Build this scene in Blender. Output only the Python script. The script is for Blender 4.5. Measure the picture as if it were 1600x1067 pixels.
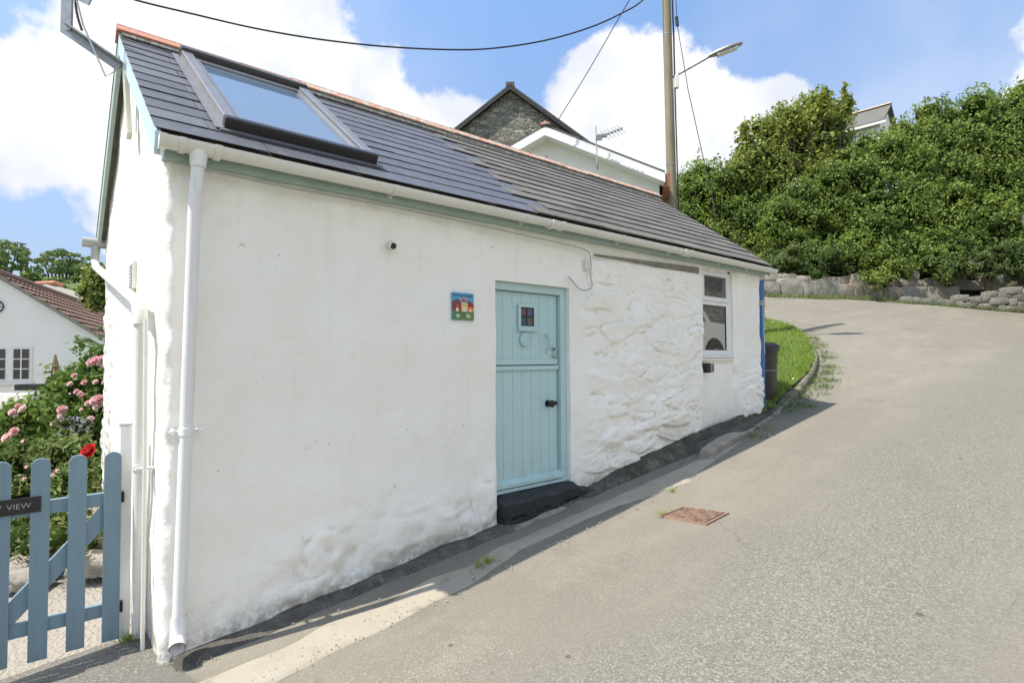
import bpy, bmesh, math, random
import numpy as np
from mathutils import Vector, Matrix, noise
random.seed(7); rng = np.random.default_rng(7)
for o in list(bpy.data.objects): bpy.data.objects.remove(o)
scene = bpy.context.scene
COL = scene.collection
R = math.radians
# ------------------------------------------------------------------ camera
CF = 871.75
CC = Vector((-0.557, -3.6585, 1.6984))
FW = Vector((0.65066965, 0.7587021, 0.03162472)); RT = Vector((0.75920196, -0.65082113, -0.00665041)); UP = Vector((-0.01553635, -0.02833677, 0.99947769))
cd = bpy.data.cameras.new('camera'); cam = bpy.data.objects.new('camera', cd); COL.objects.link(cam)
cd.sensor_width = 36; cd.lens = CF / 1600 * 36; cd.clip_end = 3000; cd.clip_start = 0.05
cam.matrix_world = Matrix(((RT.x, UP.x, -FW.x, CC.x), (RT.y, UP.y, -FW.y, CC.y), (RT.z, UP.z, -FW.z, CC.z), (0, 0, 0, 1)))
scene.camera = cam
# ------------------------------------------------------------------ light
SUNV = Vector((-0.58, 0.17, 1.0)).normalized()          # towards the sun
sd = bpy.data.lights.new('sun', 'SUN'); sd.energy = 4.35; sd.angle = R(0.53); sd.color = (1.0, 0.94, 0.84)
sun = bpy.data.objects.new('sun', sd); COL.objects.link(sun)
sun.rotation_euler = SUNV.to_track_quat('Z', 'Y').to_euler()
scene.view_settings.view_transform = 'Standard'; scene.view_settings.look = 'None'
scene.view_settings.exposure = 0.62; scene.view_settings.gamma = 1
scene.render.resolution_x = 1024; scene.render.resolution_y = 682
scene.render.engine = 'CYCLES'
try:
    scene.cycles.max_bounces = 8; scene.cycles.transparent_max_bounces = 8
except Exception: pass

def ray(a, b): return FW + RT * ((a - 800) / CF) - UP * ((b - 533.5) / CF)
def at(a, b, D): return CC + ray(a, b) * D
def on_y(a, b, y):
    d = ray(a, b); return CC + d * ((y - CC.y) / d.y)

world = bpy.data.worlds.new('World'); scene.world = world; world.use_nodes = True
def build_world():
    nt = world.node_tree; N = nt.nodes; L = nt.links
    for n in list(N): N.remove(n)
    out = N.new('ShaderNodeOutputWorld'); bg = N.new('ShaderNodeBackground'); L.new(bg.outputs[0], out.inputs[0])
    sky = N.new('ShaderNodeTexSky'); sky.sky_type = 'NISHITA'; sky.sun_disc = False
    sky.sun_elevation = math.asin(SUNV.z); sky.sun_rotation = math.atan2(SUNV.x, SUNV.y)
    sky.air_density = 1.0; sky.dust_density = 0.6; sky.ozone_density = 1.0; sky.altitude = 0
    bg.inputs[1].default_value = 0.115
    tc = N.new('ShaderNodeTexCoord')
    def vm(op, a=None, b=None, va=None, vb=None, sc=None):
        n = N.new('ShaderNodeVectorMath'); n.operation = op
        if a is not None: L.new(a, n.inputs[0])
        if b is not None: L.new(b, n.inputs[1])
        if va is not None: n.inputs[0].default_value = va
        if vb is not None: n.inputs[1].default_value = vb
        if sc is not None: n.inputs['Scale'].default_value = sc
        return n
    def mt(op, a, b=None, c=None):
        n = N.new('ShaderNodeMath'); n.operation = op
        for i, v in enumerate((a, b, c)):
            if v is None: continue
            if isinstance(v, (int, float)): n.inputs[i].default_value = v
            else: L.new(v, n.inputs[i])
        return n.outputs[0]
    d = vm('NORMALIZE', tc.outputs['Generated']).outputs[0]
    nz = N.new('ShaderNodeTexNoise'); nz.inputs['Scale'].default_value = 5.5; nz.inputs['Detail'].default_value = 9; nz.inputs['Roughness'].default_value = 0.62
    L.new(d, nz.inputs['Vector'])
    wob = N.new('ShaderNodeTexNoise'); wob.inputs['Scale'].default_value = 4.0; wob.inputs['Detail'].default_value = 5
    L.new(d, wob.inputs['Vector'])
    off = vm('MULTIPLY', vm('SUBTRACT', wob.outputs['Color'], vb=(.5, .5, .5)).outputs[0], vb=(.16, .16, .16)).outputs[0]
    dd = vm('ADD', d, off).outputs[0]
    blobs = [(85,165,110),(50,250,100),(215,110,150),(370,90,130),(480,110,120),(590,150,85),(640,170,45),(300,-20,110),(470,10,90),(130,360,45),(165,330,60),
             (980,150,95),(925,140,85),(1085,200,100),(1180,190,75),(950,240,140),(1070,270,110),(1215,160,50),(1150,260,90),(700,260,110),(820,260,90),(600,260,110),(400,250,140),(150,230,150),(300,250,160),
             (1900,150,260),(2300,0,300),(-500,120,340),(-900,-200,500),(-300,-900,600)]
    m = None
    for (px, py, pr) in blobs:
        c = ray(px, py); k = c.length; c = c / k
        dist = vm('DISTANCE', dd, vb=tuple(c)).outputs['Value']
        v = mt('MULTIPLY_ADD', dist, -1.0 / (pr / CF / k), 1.0)
        m = v if m is None else mt('SMOOTH_MAX', m, v, 0.25)
    # clouds all round the rest of the sky, out of frame
    for c, r_ in (((-.2, -.9, .45), .5), ((.6, -.6, .5), .35), ((-.9, .2, .3), .28), ((.9, .4, .14), .0001), ((.1, -1, .2), .4)):
        c = Vector(c).normalized(); dist = vm('DISTANCE', dd, vb=tuple(c)).outputs['Value']
        v = mt('MULTIPLY_ADD', dist, -1.0 / r_, 1.0); m = mt('SMOOTH_MAX', m, v, 0.25)
    m = mt('MAXIMUM', m, -0.9)
    nn = mt('MULTIPLY', mt('SUBTRACT', nz.outputs['Fac'], 0.5), 1.7)
    m2 = mt('ADD', m, nn)
    mr = N.new('ShaderNodeMapRange'); mr.interpolation_type = 'SMOOTHSTEP'
    mr.inputs['From Min'].default_value = -0.02; mr.inputs['From Max'].default_value = 0.22; L.new(m2, mr.inputs['Value'])
    # thin veil of haze cloud
    veil = N.new('ShaderNodeTexNoise'); veil.inputs['Scale'].default_value = 2.2; veil.inputs['Detail'].default_value = 6; L.new(d, veil.inputs['Vector'])
    vr = N.new('ShaderNodeMapRange'); vr.inputs['From Min'].default_value = .42; vr.inputs['From Max'].default_value = .8; vr.inputs['To Max'].default_value = .35; L.new(veil.outputs['Fac'], vr.inputs['Value'])
    fac = mt('MAXIMUM', mr.outputs[0], vr.outputs[0])
    sh = N.new('ShaderNodeTexNoise'); sh.inputs['Scale'].default_value = 4.5; sh.inputs['Detail'].default_value = 5; L.new(dd, sh.inputs['Vector'])
    cr = N.new('ShaderNodeValToRGB'); cr.color_ramp.elements[0].position = .40; cr.color_ramp.elements[0].color = (4.7, 4.95, 5.5, 1)
    cr.color_ramp.elements[1].position = .56; cr.color_ramp.elements[1].color = (6.3, 6.3, 6.3, 1); L.new(sh.outputs['Fac'], cr.inputs[0])
    gain = N.new('ShaderNodeMix'); gain.data_type = 'RGBA'; gain.blend_type = 'MULTIPLY'; gain.inputs[0].default_value = 1
    L.new(sky.outputs[0], gain.inputs[6])
    sp = N.new('ShaderNodeSeparateXYZ'); L.new(d, sp.inputs[0]); gr = N.new('ShaderNodeValToRGB'); L.new(sp.outputs[2], gr.inputs[0]); e_ = gr.color_ramp.elements
    e_[0].position = 0.0; e_[0].color = (.62, .58, .62, 1); e_[1].position = .62; e_[1].color = (1.55, 1.70, 1.78, 1)
    for p_, c_ in ((.12, (.78, .74, .80, 1)), (.32, (1.28, 1.22, 1.26, 1))): q_ = e_.new(p_); q_.color = c_
    L.new(gr.outputs[0], gain.inputs[7])
    mx = N.new('ShaderNodeMix'); mx.data_type = 'RGBA'; L.new(fac, mx.inputs[0]); L.new(gain.outputs[2], mx.inputs[6]); L.new(cr.outputs[0], mx.inputs[7])
    L.new(mx.outputs[2], bg.inputs[0])
build_world()

# ------------------------------------------------------------------ materials
def rgba(c): return (c[0], c[1], c[2], 1)
class Mat:
    def __init__(s, name, col=(.5,.5,.5), rough=.6, metal=0, spec=.5):
        s.m = bpy.data.materials.new(name); s.m.use_nodes = True; s.nt = s.m.node_tree; s.N = s.nt.nodes; s.L = s.nt.links
        s.b = s.N['Principled BSDF']; s.b.inputs['Base Color'].default_value = rgba(col); s.b.inputs['Roughness'].default_value = rough
        s.b.inputs['Metallic'].default_value = metal; s.b.inputs['Specular IOR Level'].default_value = spec
        s.tc = s.N.new('ShaderNodeTexCoord'); s.out = s.N['Material Output']; s.colsock = None; s.col = col
        s.bumpn = None
    def noise(s, scale, detail=4, rough=.55, vec=None, dist=0):
        n = s.N.new('ShaderNodeTexNoise'); n.inputs['Scale'].default_value = scale; n.inputs['Detail'].default_value = detail; n.inputs['Roughness'].default_value = rough; n.inputs['Distortion'].default_value = dist
        s.L.new(vec or s.tc.outputs['Object'], n.inputs['Vector']); return n.outputs['Fac']
    def voro(s, scale, feature='F1', vec=None, out='Distance'):
        n = s.N.new('ShaderNodeTexVoronoi'); n.feature = feature; n.inputs['Scale'].default_value = scale
        s.L.new(vec or s.tc.outputs['Object'], n.inputs['Vector']); return n.outputs[out]
    def scaled(s, v):
        n = s.N.new('ShaderNodeVectorMath'); n.operation = 'MULTIPLY'; n.inputs[1].default_value = v; s.L.new(s.tc.outputs['Object'], n.inputs[0]); return n.outputs[0]
    def rng(s, v, a, b, c=0, d=1):
        n = s.N.new('ShaderNodeMapRange'); n.inputs[1].default_value = a; n.inputs[2].default_value = b; n.inputs[3].default_value = c; n.inputs[4].default_value = d; s.L.new(v, n.inputs[0]); return n.outputs[0]
    def math(s, op, a, b=None):
        n = s.N.new('ShaderNodeMath'); n.operation = op
        for i, v in enumerate((a, b)):
            if v is None: continue
            if isinstance(v, (int, float)): n.inputs[i].default_value = v
            else: s.L.new(v, n.inputs[i])
        return n.outputs[0]
    def sep(s, which):
        n = s.N.new('ShaderNodeSeparateXYZ'); s.L.new(s.tc.outputs['Object'], n.inputs[0]); return n.outputs[which]
    def mix(s, fac, col, blend='MIX'):
        n = s.N.new('ShaderNodeMix'); n.data_type = 'RGBA'; n.blend_type = blend
        if isinstance(fac, (int, float)): n.inputs[0].default_value = fac
        else: s.L.new(fac, n.inputs[0])
        if s.colsock: s.L.new(s.colsock, n.inputs[6])
        else: n.inputs[6].default_value = rgba(s.col)
        if isinstance(col, tuple): n.inputs[7].default_value = rgba(col)
        else: s.L.new(col, n.inputs[7])
        s.colsock = n.outputs[2]; s.L.new(s.colsock, s.b.inputs['Base Color']); return s
    def island(s, cols):
        g = s.N.new('ShaderNodeNewGeometry'); r = s.N.new('ShaderNodeValToRGB'); e = r.color_ramp.elements
        while len(e) < len(cols): e.new(.5)
        for i, c in enumerate(cols): e[i].position = i / (len(cols) - 1) if len(cols) > 1 else 0; e[i].color = rgba(c)
        s.L.new(g.outputs['Random Per Island'], r.inputs[0]); s.colsock = r.outputs[0]; s.L.new(s.colsock, s.b.inputs['Base Color']); return s
    def bump(s, h, strength=.3, dist=.01):
        n = s.N.new('ShaderNodeBump'); n.inputs['Strength'].default_value = strength; n.inputs['Distance'].default_value = dist; s.L.new(h, n.inputs['Height'])
        if s.bumpn: s.L.new(s.bumpn, n.inputs['Normal'])
        s.bumpn = n.outputs[0]; s.L.new(s.bumpn, s.b.inputs['Normal']); return s
M = {}
def simple(name, col, rough=.5, metal=0, var=.12, sc=8, bump=0.0, dirt=None, spec=.5):
    m = Mat(name, col, rough, metal, spec)
    m.mix(m.rng(m.noise(sc), .3, .7), tuple(c * (1 - var) for c in col))
    if dirt: m.mix(m.rng(m.noise(sc * 3.1, 6, .65), .56, .72, 0, .7), dirt)
    if bump: m.bump(m.noise(sc * 12, 4), bump, .004)
    M[name] = m.m; return m

# limewashed walls
def wall_mat(name, base, ground_dirt=True, bumps=1.0):
    m = Mat(name, base, .82, spec=.3)
    m.mix(m.rng(m.noise(1.7, 5), .35, .7), (base[0]*.94, base[1]*.93, base[2]*.89))
    m.mix(m.rng(m.noise(5, 6, .62), .60, .74, 0, .35), (base[0]*.82, base[1]*.78, base[2]*.68))
    z = m.sep(2); x = m.sep(0)
    if ground_dirt:
        gx = m.sep(0); gf = m.math('MULTIPLY', m.rng(gx, .0, .05, 1, 0), m.rng(m.noise(7, 8, .7), .50, .66)); m.mix(m.math('MULTIPLY', gf, .5), (.52,.50,.44))
        gf = m.math('MULTIPLY', m.rng(m.sep(1), 2.2, 3.2, 0, 1), m.rng(m.noise(14, 7, .7), .50, .60)); m.mix(m.math('MULTIPLY', gf, .75), (.30,.29,.25))
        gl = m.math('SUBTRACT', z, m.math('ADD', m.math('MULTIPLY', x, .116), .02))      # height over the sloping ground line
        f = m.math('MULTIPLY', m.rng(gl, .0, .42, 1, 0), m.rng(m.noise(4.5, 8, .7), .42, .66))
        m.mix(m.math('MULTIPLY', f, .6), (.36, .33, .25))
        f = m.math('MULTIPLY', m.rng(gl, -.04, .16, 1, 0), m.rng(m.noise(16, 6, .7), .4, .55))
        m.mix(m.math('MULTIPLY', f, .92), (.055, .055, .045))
        # rain specks and mould
        f = m.math('MULTIPLY', m.rng(m.noise(26, 4, .6), .665, .70), m.rng(m.noise(2.3, 3), .5, .66))
        m.mix(m.math('MULTIPLY', f, .75), (.19, .18, .15))
        f = m.math('MULTIPLY', m.rng(m.noise(1.6, 6, .62, m.scaled((5.5, 5.5, .42))), .55, .72), m.rng(z, .6, 2.6, .25, 1)); m.mix(m.math('MULTIPLY', f, .18), (.58,.54,.45))
        # blotchy brown tone, stronger towards the eave
        f = m.math('MULTIPLY', m.rng(z, 2.55, 2.85, 0, 1), m.rng(m.noise(6, 5, .6), .42, .68))
        m.mix(m.math('MULTIPLY', f, .30), (.46, .41, .31))
        # crevices: the shadow between the stones is painted into the colour
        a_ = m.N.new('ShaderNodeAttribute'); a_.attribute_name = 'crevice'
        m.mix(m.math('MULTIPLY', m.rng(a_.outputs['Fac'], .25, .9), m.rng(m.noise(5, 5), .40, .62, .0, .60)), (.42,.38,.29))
    m.bump(m.noise(2.6, 5, .55), .5 * bumps, .03); m.bump(m.noise(7, 7, .62), .6 * bumps, .018); m.bump(m.noise(60, 4, .6), .25 * bumps, .004)
    M[name] = m.m; return m
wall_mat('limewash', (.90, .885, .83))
wall_mat('render_white', (.86, .86, .83), False, .5)
# slates
def slate(name, cols, grit):
    m = Mat(name, cols[0], .55); m.island(cols)
    m.mix(m.rng(m.noise(14, 6, .6), .45, .75, 0, .5), tuple(c * 1.5 for c in grit)); 
    m.mix(m.math('MULTIPLY', m.rng(m.noise(34, 5, .75), .55, .66), m.math('MULTIPLY', m.rng(m.noise(2.1, 4, .6), .38, .58), .60 if 'old' in name else .22)), (.34, .32, .26)); m.mix(m.math('MULTIPLY', m.rng(m.noise(1.7, 6, .65, m.scaled((3, .6, .6))), .5, .7), .35), (.06,.06,.062))
    m.bump(m.noise(90, 4), .25, .003); M[name] = m.m; return m
slate('slate_new', [(.090,.094,.108),(.110,.114,.130),(.078,.082,.095),(.125,.129,.145),(.100,.104,.118)], (.105,.11,.125)); M['slate_new'].node_tree.nodes['Principled BSDF'].inputs['Roughness'].default_value = .5
slate('slate_old', [(.118,.111,.102),(.145,.137,.124),(.098,.093,.087),(.165,.155,.138),(.130,.120,.105)], (.13,.12,.105)); M['slate_old'].node_tree.nodes['Principled BSDF'].inputs['Roughness'].default_value = .8
m = Mat('ridge_clay', (.46,.17,.10), .8); m.island([(.47,.18,.11),(.52,.22,.14),(.40,.15,.10)]); x = m.sep(0)
f = m.math('MULTIPLY', m.rng(x, .9, 1.6), m.rng(m.noise(11, 7, .68), .43, .55)); m.mix(f, (.42,.38,.30))
f = m.math('MULTIPLY', m.rng(x, .6, 1.4, .2, 1), m.rng(m.noise(23, 6, .7), .56, .62)); m.mix(f, (.62,.60,.53)); m.mix(m.rng(m.noise(31, 6, .7), .60, .68), (.12,.10,.08)); m.bump(m.noise(30, 5), .5, .01); M['ridge_clay'] = m.m
simple('mortar', (.40,.38,.33), .9, var=.5, sc=30, bump=.8)
simple('sage_paint', (.35,.455,.41), .5, var=.14, sc=6, dirt=(.22,.24,.20))
simple('pale_blue_paint', (.50,.66,.73), .5, var=.15, sc=7, dirt=(.33,.38,.36))
m = simple('upvc_old', (.74,.73,.68), .38, var=.07, sc=5); m.mix(m.rng(m.noise(28, 6, .7), .62, .72, 0, .6), (.40,.37,.28)); m.mix(m.rng(m.noise(9, 6, .6), .55, .8, 0, .4), (.56,.52,.41))
m = simple('upvc_white', (.80,.80,.79), .3, var=.04); v = m.scaled((22, 22, 1.1)); m.mix(m.math('MULTIPLY', m.rng(m.noise(1.3, 6, .65, v), .54, .70), .42), (.50,.49,.43)); m.mix(m.math('MULTIPLY', m.rng(m.noise(30, 5, .7), .66, .70), .6), (.34,.31,.24))
m = Mat('door_paint', (.45,.62,.625), .42); m.mix(m.rng(m.noise(3, 4), .3, .7), (.42,.59,.595)); m.mix(m.rng(m.noise(38, 5, .7), .66, .71, 0, .7), (.30,.31,.25)); v = m.scaled((40, 40, 2)); m.mix(m.rng(m.noise(1.6, 6, .6, v), .45, .75, 0, .45), (.47,.65,.655)); m.mix(m.math('MULTIPLY', m.rng(m.sep(2), .55, .95, 1, 0), m.rng(m.noise(5, 7, .7), .46, .66, 0, .5)), (.30,.38,.34)); m.mix(m.math('MULTIPLY', m.rng(m.noise(22, 6, .7), .64, .68), .6), (.26,.24,.17)); m.bump(m.noise(2, 4, .5, v), .22, .002); M['door_paint'] = m.m
m = Mat('gate_paint', (.155,.235,.285), .5); v = m.scaled((26, 26, 1.6)); kn = m.voro(3.3, 'F1'); m.mix(m.math('MULTIPLY', m.rng(kn, .05, .14, 1, 0), .5), (.085,.125,.15)); m.mix(m.math('MULTIPLY', m.rng(m.sep(2), .05, .3, 1, 0), m.rng(m.noise(9, 6, .7), .45, .65, 0, .6)), (.16,.18,.15)); m.mix(m.rng(m.noise(1.6, 6, .6, v), .35, .7, 0, .8), (.18,.275,.335)); m.mix(m.rng(m.noise(2.2, 6, .7, v), .60, .72, 0, .5), (.10,.165,.20)); m.bump(m.noise(2.5, 6, .6, v), .3, .003); M['gate_paint'] = m.m
simple('black_paint', (.022,.023,.024), .6, var=.4, sc=6, bump=.5, dirt=(.07,.07,.06))
simple('grime', (.13,.12,.10), .95, var=.6, sc=9, bump=1, dirt=(.25,.235,.20)); m = simple('tar', (.105,.098,.082), .95, var=.5, sc=4, bump=1, spec=.1); m.mix(m.rng(m.noise(6, 8, .75), .50, .62, 0, .7), (.19,.175,.14)); m.mix(m.rng(m.noise(11, 6, .7), .58, .64, 0, .6), (.10,.12,.045))
simple('black_plastic', (.02,.02,.021), .35)
simple('black_iron', (.018,.017,.016), .4, .3)
simple('skylight_metal', (.055,.054,.052), .38, .2, sc=5)
simple('lead_grey', (.25,.25,.265), .42, .3, sc=7, var=.2)
simple('galvanised', (.36,.37,.36), .45, .7, sc=20, var=.3, dirt=(.30,.25,.19))
simple('steel', (.5,.51,.5), .35, .8, sc=20)
simple('cream_metal', (.62,.60,.50), .5, .0, sc=10, dirt=(.36,.17,.07))
simple('blue_plastic', (.045,.17,.42), .38, sc=4, dirt=(.10,.20,.36))
simple('rope', (.62,.60,.55), .9, sc=80, var=.4)
simple('bin_plastic', (.030,.032,.028), .45, sc=6, var=.3)
simple('cable_grey', (.42,.42,.40), .6); simple('cable_black', (.015,.015,.015), .5)
simple('grey_timber', (.27,.25,.22), .85, sc=14, var=.4, bump=.5)
simple('sign_black', (.014,.014,.015), .4); simple('sign_white', (.75,.75,.72), .5)
simple('terracotta', (.32,.12,.06), .85, sc=12, var=.25)
simple('stake', (.33,.25,.15), .8, sc=20, var=.4)
m = Mat('concrete', (.355,.32,.255), .9); m.mix(m.rng(m.noise(2.5, 7, .6), .4, .65, 0, .8), (.32,.285,.22)); m.mix(m.rng(m.noise(7, 8, .7), .55, .72, 0, .7), (.18,.165,.135)); m.mix(m.rng(m.noise(120, 3), .55, .7, 0, .5), (.42,.39,.33)); m.mix(m.math('MULTIPLY', m.rng(m.noise(5, 6), .5, .6), m.rng(m.sep(1), -.34, -.14, 0, .9)), (.07,.072,.05)); m.bump(m.noise(20, 7, .7), .7, .012); M['concrete'] = m.m
def asphalt(name, base, dark):
    m = Mat(name, base, .88, spec=.25)
    m.mix(m.rng(m.noise(.45, 5, .55), .35, .68, 0, .9), tuple(c * .84 for c in base))
    m.mix(m.rng(m.noise(2.1, 6, .6), .45, .72, 0, .55), tuple(c * 1.14 for c in base))
    v = m.voro(165, 'F1', out='Color'); s_ = m.N.new('ShaderNodeSeparateColor'); m.L.new(v, s_.inputs[0])
    m.mix(m.rng(s_.outputs[0], .45, 1.0, 0, .72), tuple(c * .5 for c in base))
    m.mix(m.rng(s_.outputs[1], .90, .98, 0, .7), (.46,.43,.36))
    st_ = m.scaled((.10, 1.1, 1)); m.mix(m.rng(m.noise(1.0, 5, .55, st_), .45, .62, 0, .55), tuple(c * .80 for c in base)); m.mix(m.rng(m.noise(1.3, 6, .6, m.scaled((.25, .9, 1))), .52, .64, 0, .4), tuple(c * w for c, w in zip(base, (1.18, 1.16, 1.12))))
    m.mix(m.rng(m.noise(.8, 3, .5), .60, .62, 0, .30), tuple(c * .78 for c in base))
    m.mix(m.rng(m.noise(260, 2), .50, .72, 0, .6), tuple(c * .5 for c in base))
    m.mix(m.rng(m.noise(6.5, 5, .6), .705, .735, 0, .75), dark)
    if name == 'asphalt':
        yb = m.math('ADD', m.sep(1), m.math('MULTIPLY', m.noise(.6, 4), 1.3)); yb = m.math('SUBTRACT', yb, m.math('MULTIPLY', m.sep(0), .02))
        t1 = m.math('MULTIPLY', m.rng(yb, -1.35, -.85, 1, 0), m.rng(yb, -2.75, -2.0, 0, 1))
        t1 = m.math('MULTIPLY', t1, m.rng(m.sep(0), 8, 16, 1, .25))
        m.mix(m.math('MULTIPLY', t1, .62), (.175,.170,.140))
        v2 = m.voro(115, 'F1', out='Color'); s2 = m.N.new('ShaderNodeSeparateColor'); m.L.new(v2, s2.inputs[0])
        m.mix(m.math('MULTIPLY', m.rng(s2.outputs[0], .35, .9), m.math('ADD', m.math('MULTIPLY', t1, .55), .12)), (.10,.098,.085))
        m.mix(m.math('MULTIPLY', m.rng(s2.outputs[1], .70, .95), m.math('ADD', m.math('MULTIPLY', t1, .42), .10)), (.38,.355,.29))
        m.mix(m.math('MULTIPLY', m.rng(m.voro(.9, 'F1'), .022, .034, 1, 0), .75), (.06,.055,.045)); m.mix(m.math('MULTIPLY', m.rng(m.voro(2.3, 'F1'), .030, .044, 1, 0), m.rng(m.noise(.9, 2), .5, .52, 0, .7)), (.07,.062,.05)); m.mix(m.math('MULTIPLY', m.rng(m.noise(1.1, 6, .65), .60, .66), .28), (.14,.13,.105))
        m.bump(s2.outputs[2], .12, .004)
    # meandering cracks
    vv = m.N.new('ShaderNodeVectorMath'); vv.operation = 'ADD'; m.L.new(m.tc.outputs['Object'], vv.inputs[0])
    nz = m.N.new('ShaderNodeTexNoise'); nz.inputs['Scale'].default_value = 1.6; nz.inputs['Detail'].default_value = 6; m.L.new(m.tc.outputs['Object'], nz.inputs['Vector']); m.L.new(nz.outputs['Color'], vv.inputs[1])
    e = m.voro(.42, 'DISTANCE_TO_EDGE', vv.outputs[0])
    f = m.math('MULTIPLY', m.rng(e, .003, .007, 1, 0), m.rng(m.noise(.7, 3), .56, .64)); m.mix(m.math('MULTIPLY', f, .6), dark)
    m.bump(m.voro(165), .4, .004); m.bump(m.noise(3, 6), .35, .02); M[name] = m.m
asphalt('asphalt', (.246,.224,.180), (.09,.085,.075))
asphalt('asphalt_dark', (.175,.165,.145), (.06,.055,.05))
m = Mat('gravel', (.36,.33,.28), .95); v = m.voro(38, 'F1', out='Color'); m.mix(m.rng(m.voro(38, 'F1'), .15, .6, 0, .8), (.20,.18,.15)); m.mix(m.rng(m.noise(3, 5), .4, .7, 0, .6), (.26,.23,.18)); m.mix(.55, (.34,.31,.265)); m.bump(m.voro(38), 1, .02); M['gravel'] = m.m
m = Mat('soil', (.10,.075,.05), .95); m.mix(m.rng(m.noise(9, 6), .4, .6), (.05,.075,.025)); m.bump(m.noise(20, 6), 1, .03); M['soil'] = m.m
m = Mat('turf', (.11,.17,.035), .95); m.mix(m.rng(m.noise(4, 6), .4, .65), (.14,.17,.045)); m.mix(m.rng(m.noise(.2, 6), .4, .65), (.06,.10,.025)); m.bump(m.noise(50, 4), .8, .02); M['turf'] = m.m
def stonemat(name, cols, moss=True):
    m = Mat(name, cols[0], .9); m.island(cols); m.mix(m.rng(m.noise(4, 7, .65), .45, .7, 0, .6), tuple(c * .5 for c in cols[0])); m.mix(m.rng(m.noise(9, 6, .65), .54, .66, 0, .6), (.42,.40,.33))
    if moss: m.mix(m.rng(m.noise(2.3, 6), .55, .68, 0, .6), (.09,.11,.04))
    m.bump(m.noise(12, 8, .65), .9, .03); M[name] = m.m
stonemat('boulder', [(.30,.28,.23),(.37,.26,.19),(.24,.235,.205),(.40,.36,.29),(.26,.245,.21),(.21,.20,.17)])
stonemat('walling', [(.24,.23,.20),(.31,.29,.25),(.19,.185,.17),(.28,.25,.20)])
def foliage(name, cols, trans=.35):
    m = Mat(name, cols[0], .55, spec=.18); m.island(cols)
    m.mix(m.rng(m.noise(.5, 5, .6), .42, .62, 0, .6), tuple(c * f for c, f in zip(cols[1], (1.35, 1.15, .9)))); m.mix(m.rng(m.noise(.33, 5, .6), .50, .66, 0, .65), tuple(c * f for c, f in zip(cols[0], (.62, .75, .78))))
    t = m.N.new('ShaderNodeBsdfTranslucent'); m.L.new(m.colsock, t.inputs[0]); ms = m.N.new('ShaderNodeMixShader'); ms.inputs[0].default_value = trans
    m.L.new(m.b.outputs[0], ms.inputs[1]); m.L.new(t.outputs[0], ms.inputs[2]); m.L.new(ms.outputs[0], m.out.inputs[0]); M[name] = m.m
foliage('leaf_hedge', [(.125,.205,.045),(.20,.295,.065),(.155,.245,.05),(.31,.39,.12),(.085,.14,.035)])
foliage('leaf_sycamore', [(.20,.27,.055),(.27,.34,.08),(.17,.23,.05),(.34,.37,.12),(.23,.25,.09)])
foliage('leaf_ivy', [(.12,.18,.06),(.20,.26,.11),(.15,.21,.07),(.09,.14,.045)])
foliage('leaf_far', [(.13,.20,.07),(.18,.25,.09),(.10,.16,.055)], .25)
foliage('leaf_rose', [(.12,.20,.045),(.19,.29,.06),(.09,.155,.035),(.27,.36,.09)])
foliage('leaf_herb', [(.16,.23,.07),(.22,.27,.11),(.11,.19,.05),(.26,.27,.16)])
foliage('grass_blade', [(.22,.33,.05),(.28,.39,.07),(.17,.27,.04),(.38,.42,.13)], .4)
def petal(name, cols):
    m = Mat(name, cols[0], .6, spec=.2); m.island(cols); t = m.N.new('ShaderNodeBsdfTranslucent'); m.L.new(m.colsock, t.inputs[0]); ms = m.N.new('ShaderNodeMixShader'); ms.inputs[0].default_value = .35
    m.L.new(m.b.outputs[0], ms.inputs[1]); m.L.new(t.outputs[0], ms.inputs[2]); m.L.new(ms.outputs[0], m.out.inputs[0]); M[name] = m.m
petal('petal_pink', [(.86,.54,.56),(.90,.66,.66),(.84,.47,.51)])
petal('petal_pale', [(.90,.70,.67),(.92,.78,.74),(.88,.62,.61)])
petal('petal_red', [(.62,.035,.045),(.75,.10,.10),(.50,.025,.035)])
petal('petal_mauve', [(.42,.38,.52),(.50,.47,.56)])
simple('daisy_white', (.8,.8,.75), .6)
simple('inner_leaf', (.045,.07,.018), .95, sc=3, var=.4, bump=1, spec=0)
simple('bark', (.13,.11,.085), .9, sc=10, var=.4, bump=.8)
m = Mat('pole_wood', (.215,.18,.125), .85); v = m.scaled((26, 26, .7)); m.mix(m.rng(m.noise(1.4, 7, .6, v), .40, .62, 0, .8), (.30,.265,.19)); m.mix(m.rng(m.noise(3, 6, .6, v), .60, .68, 0, .8), (.08,.07,.05)); m.mix(m.rng(m.noise(1, 4), .5, .8, 0, .5), (.30,.31,.19)); m.bump(m.noise(2, 6, .6, v), .7, .01); M['pole_wood'] = m.m
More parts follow.
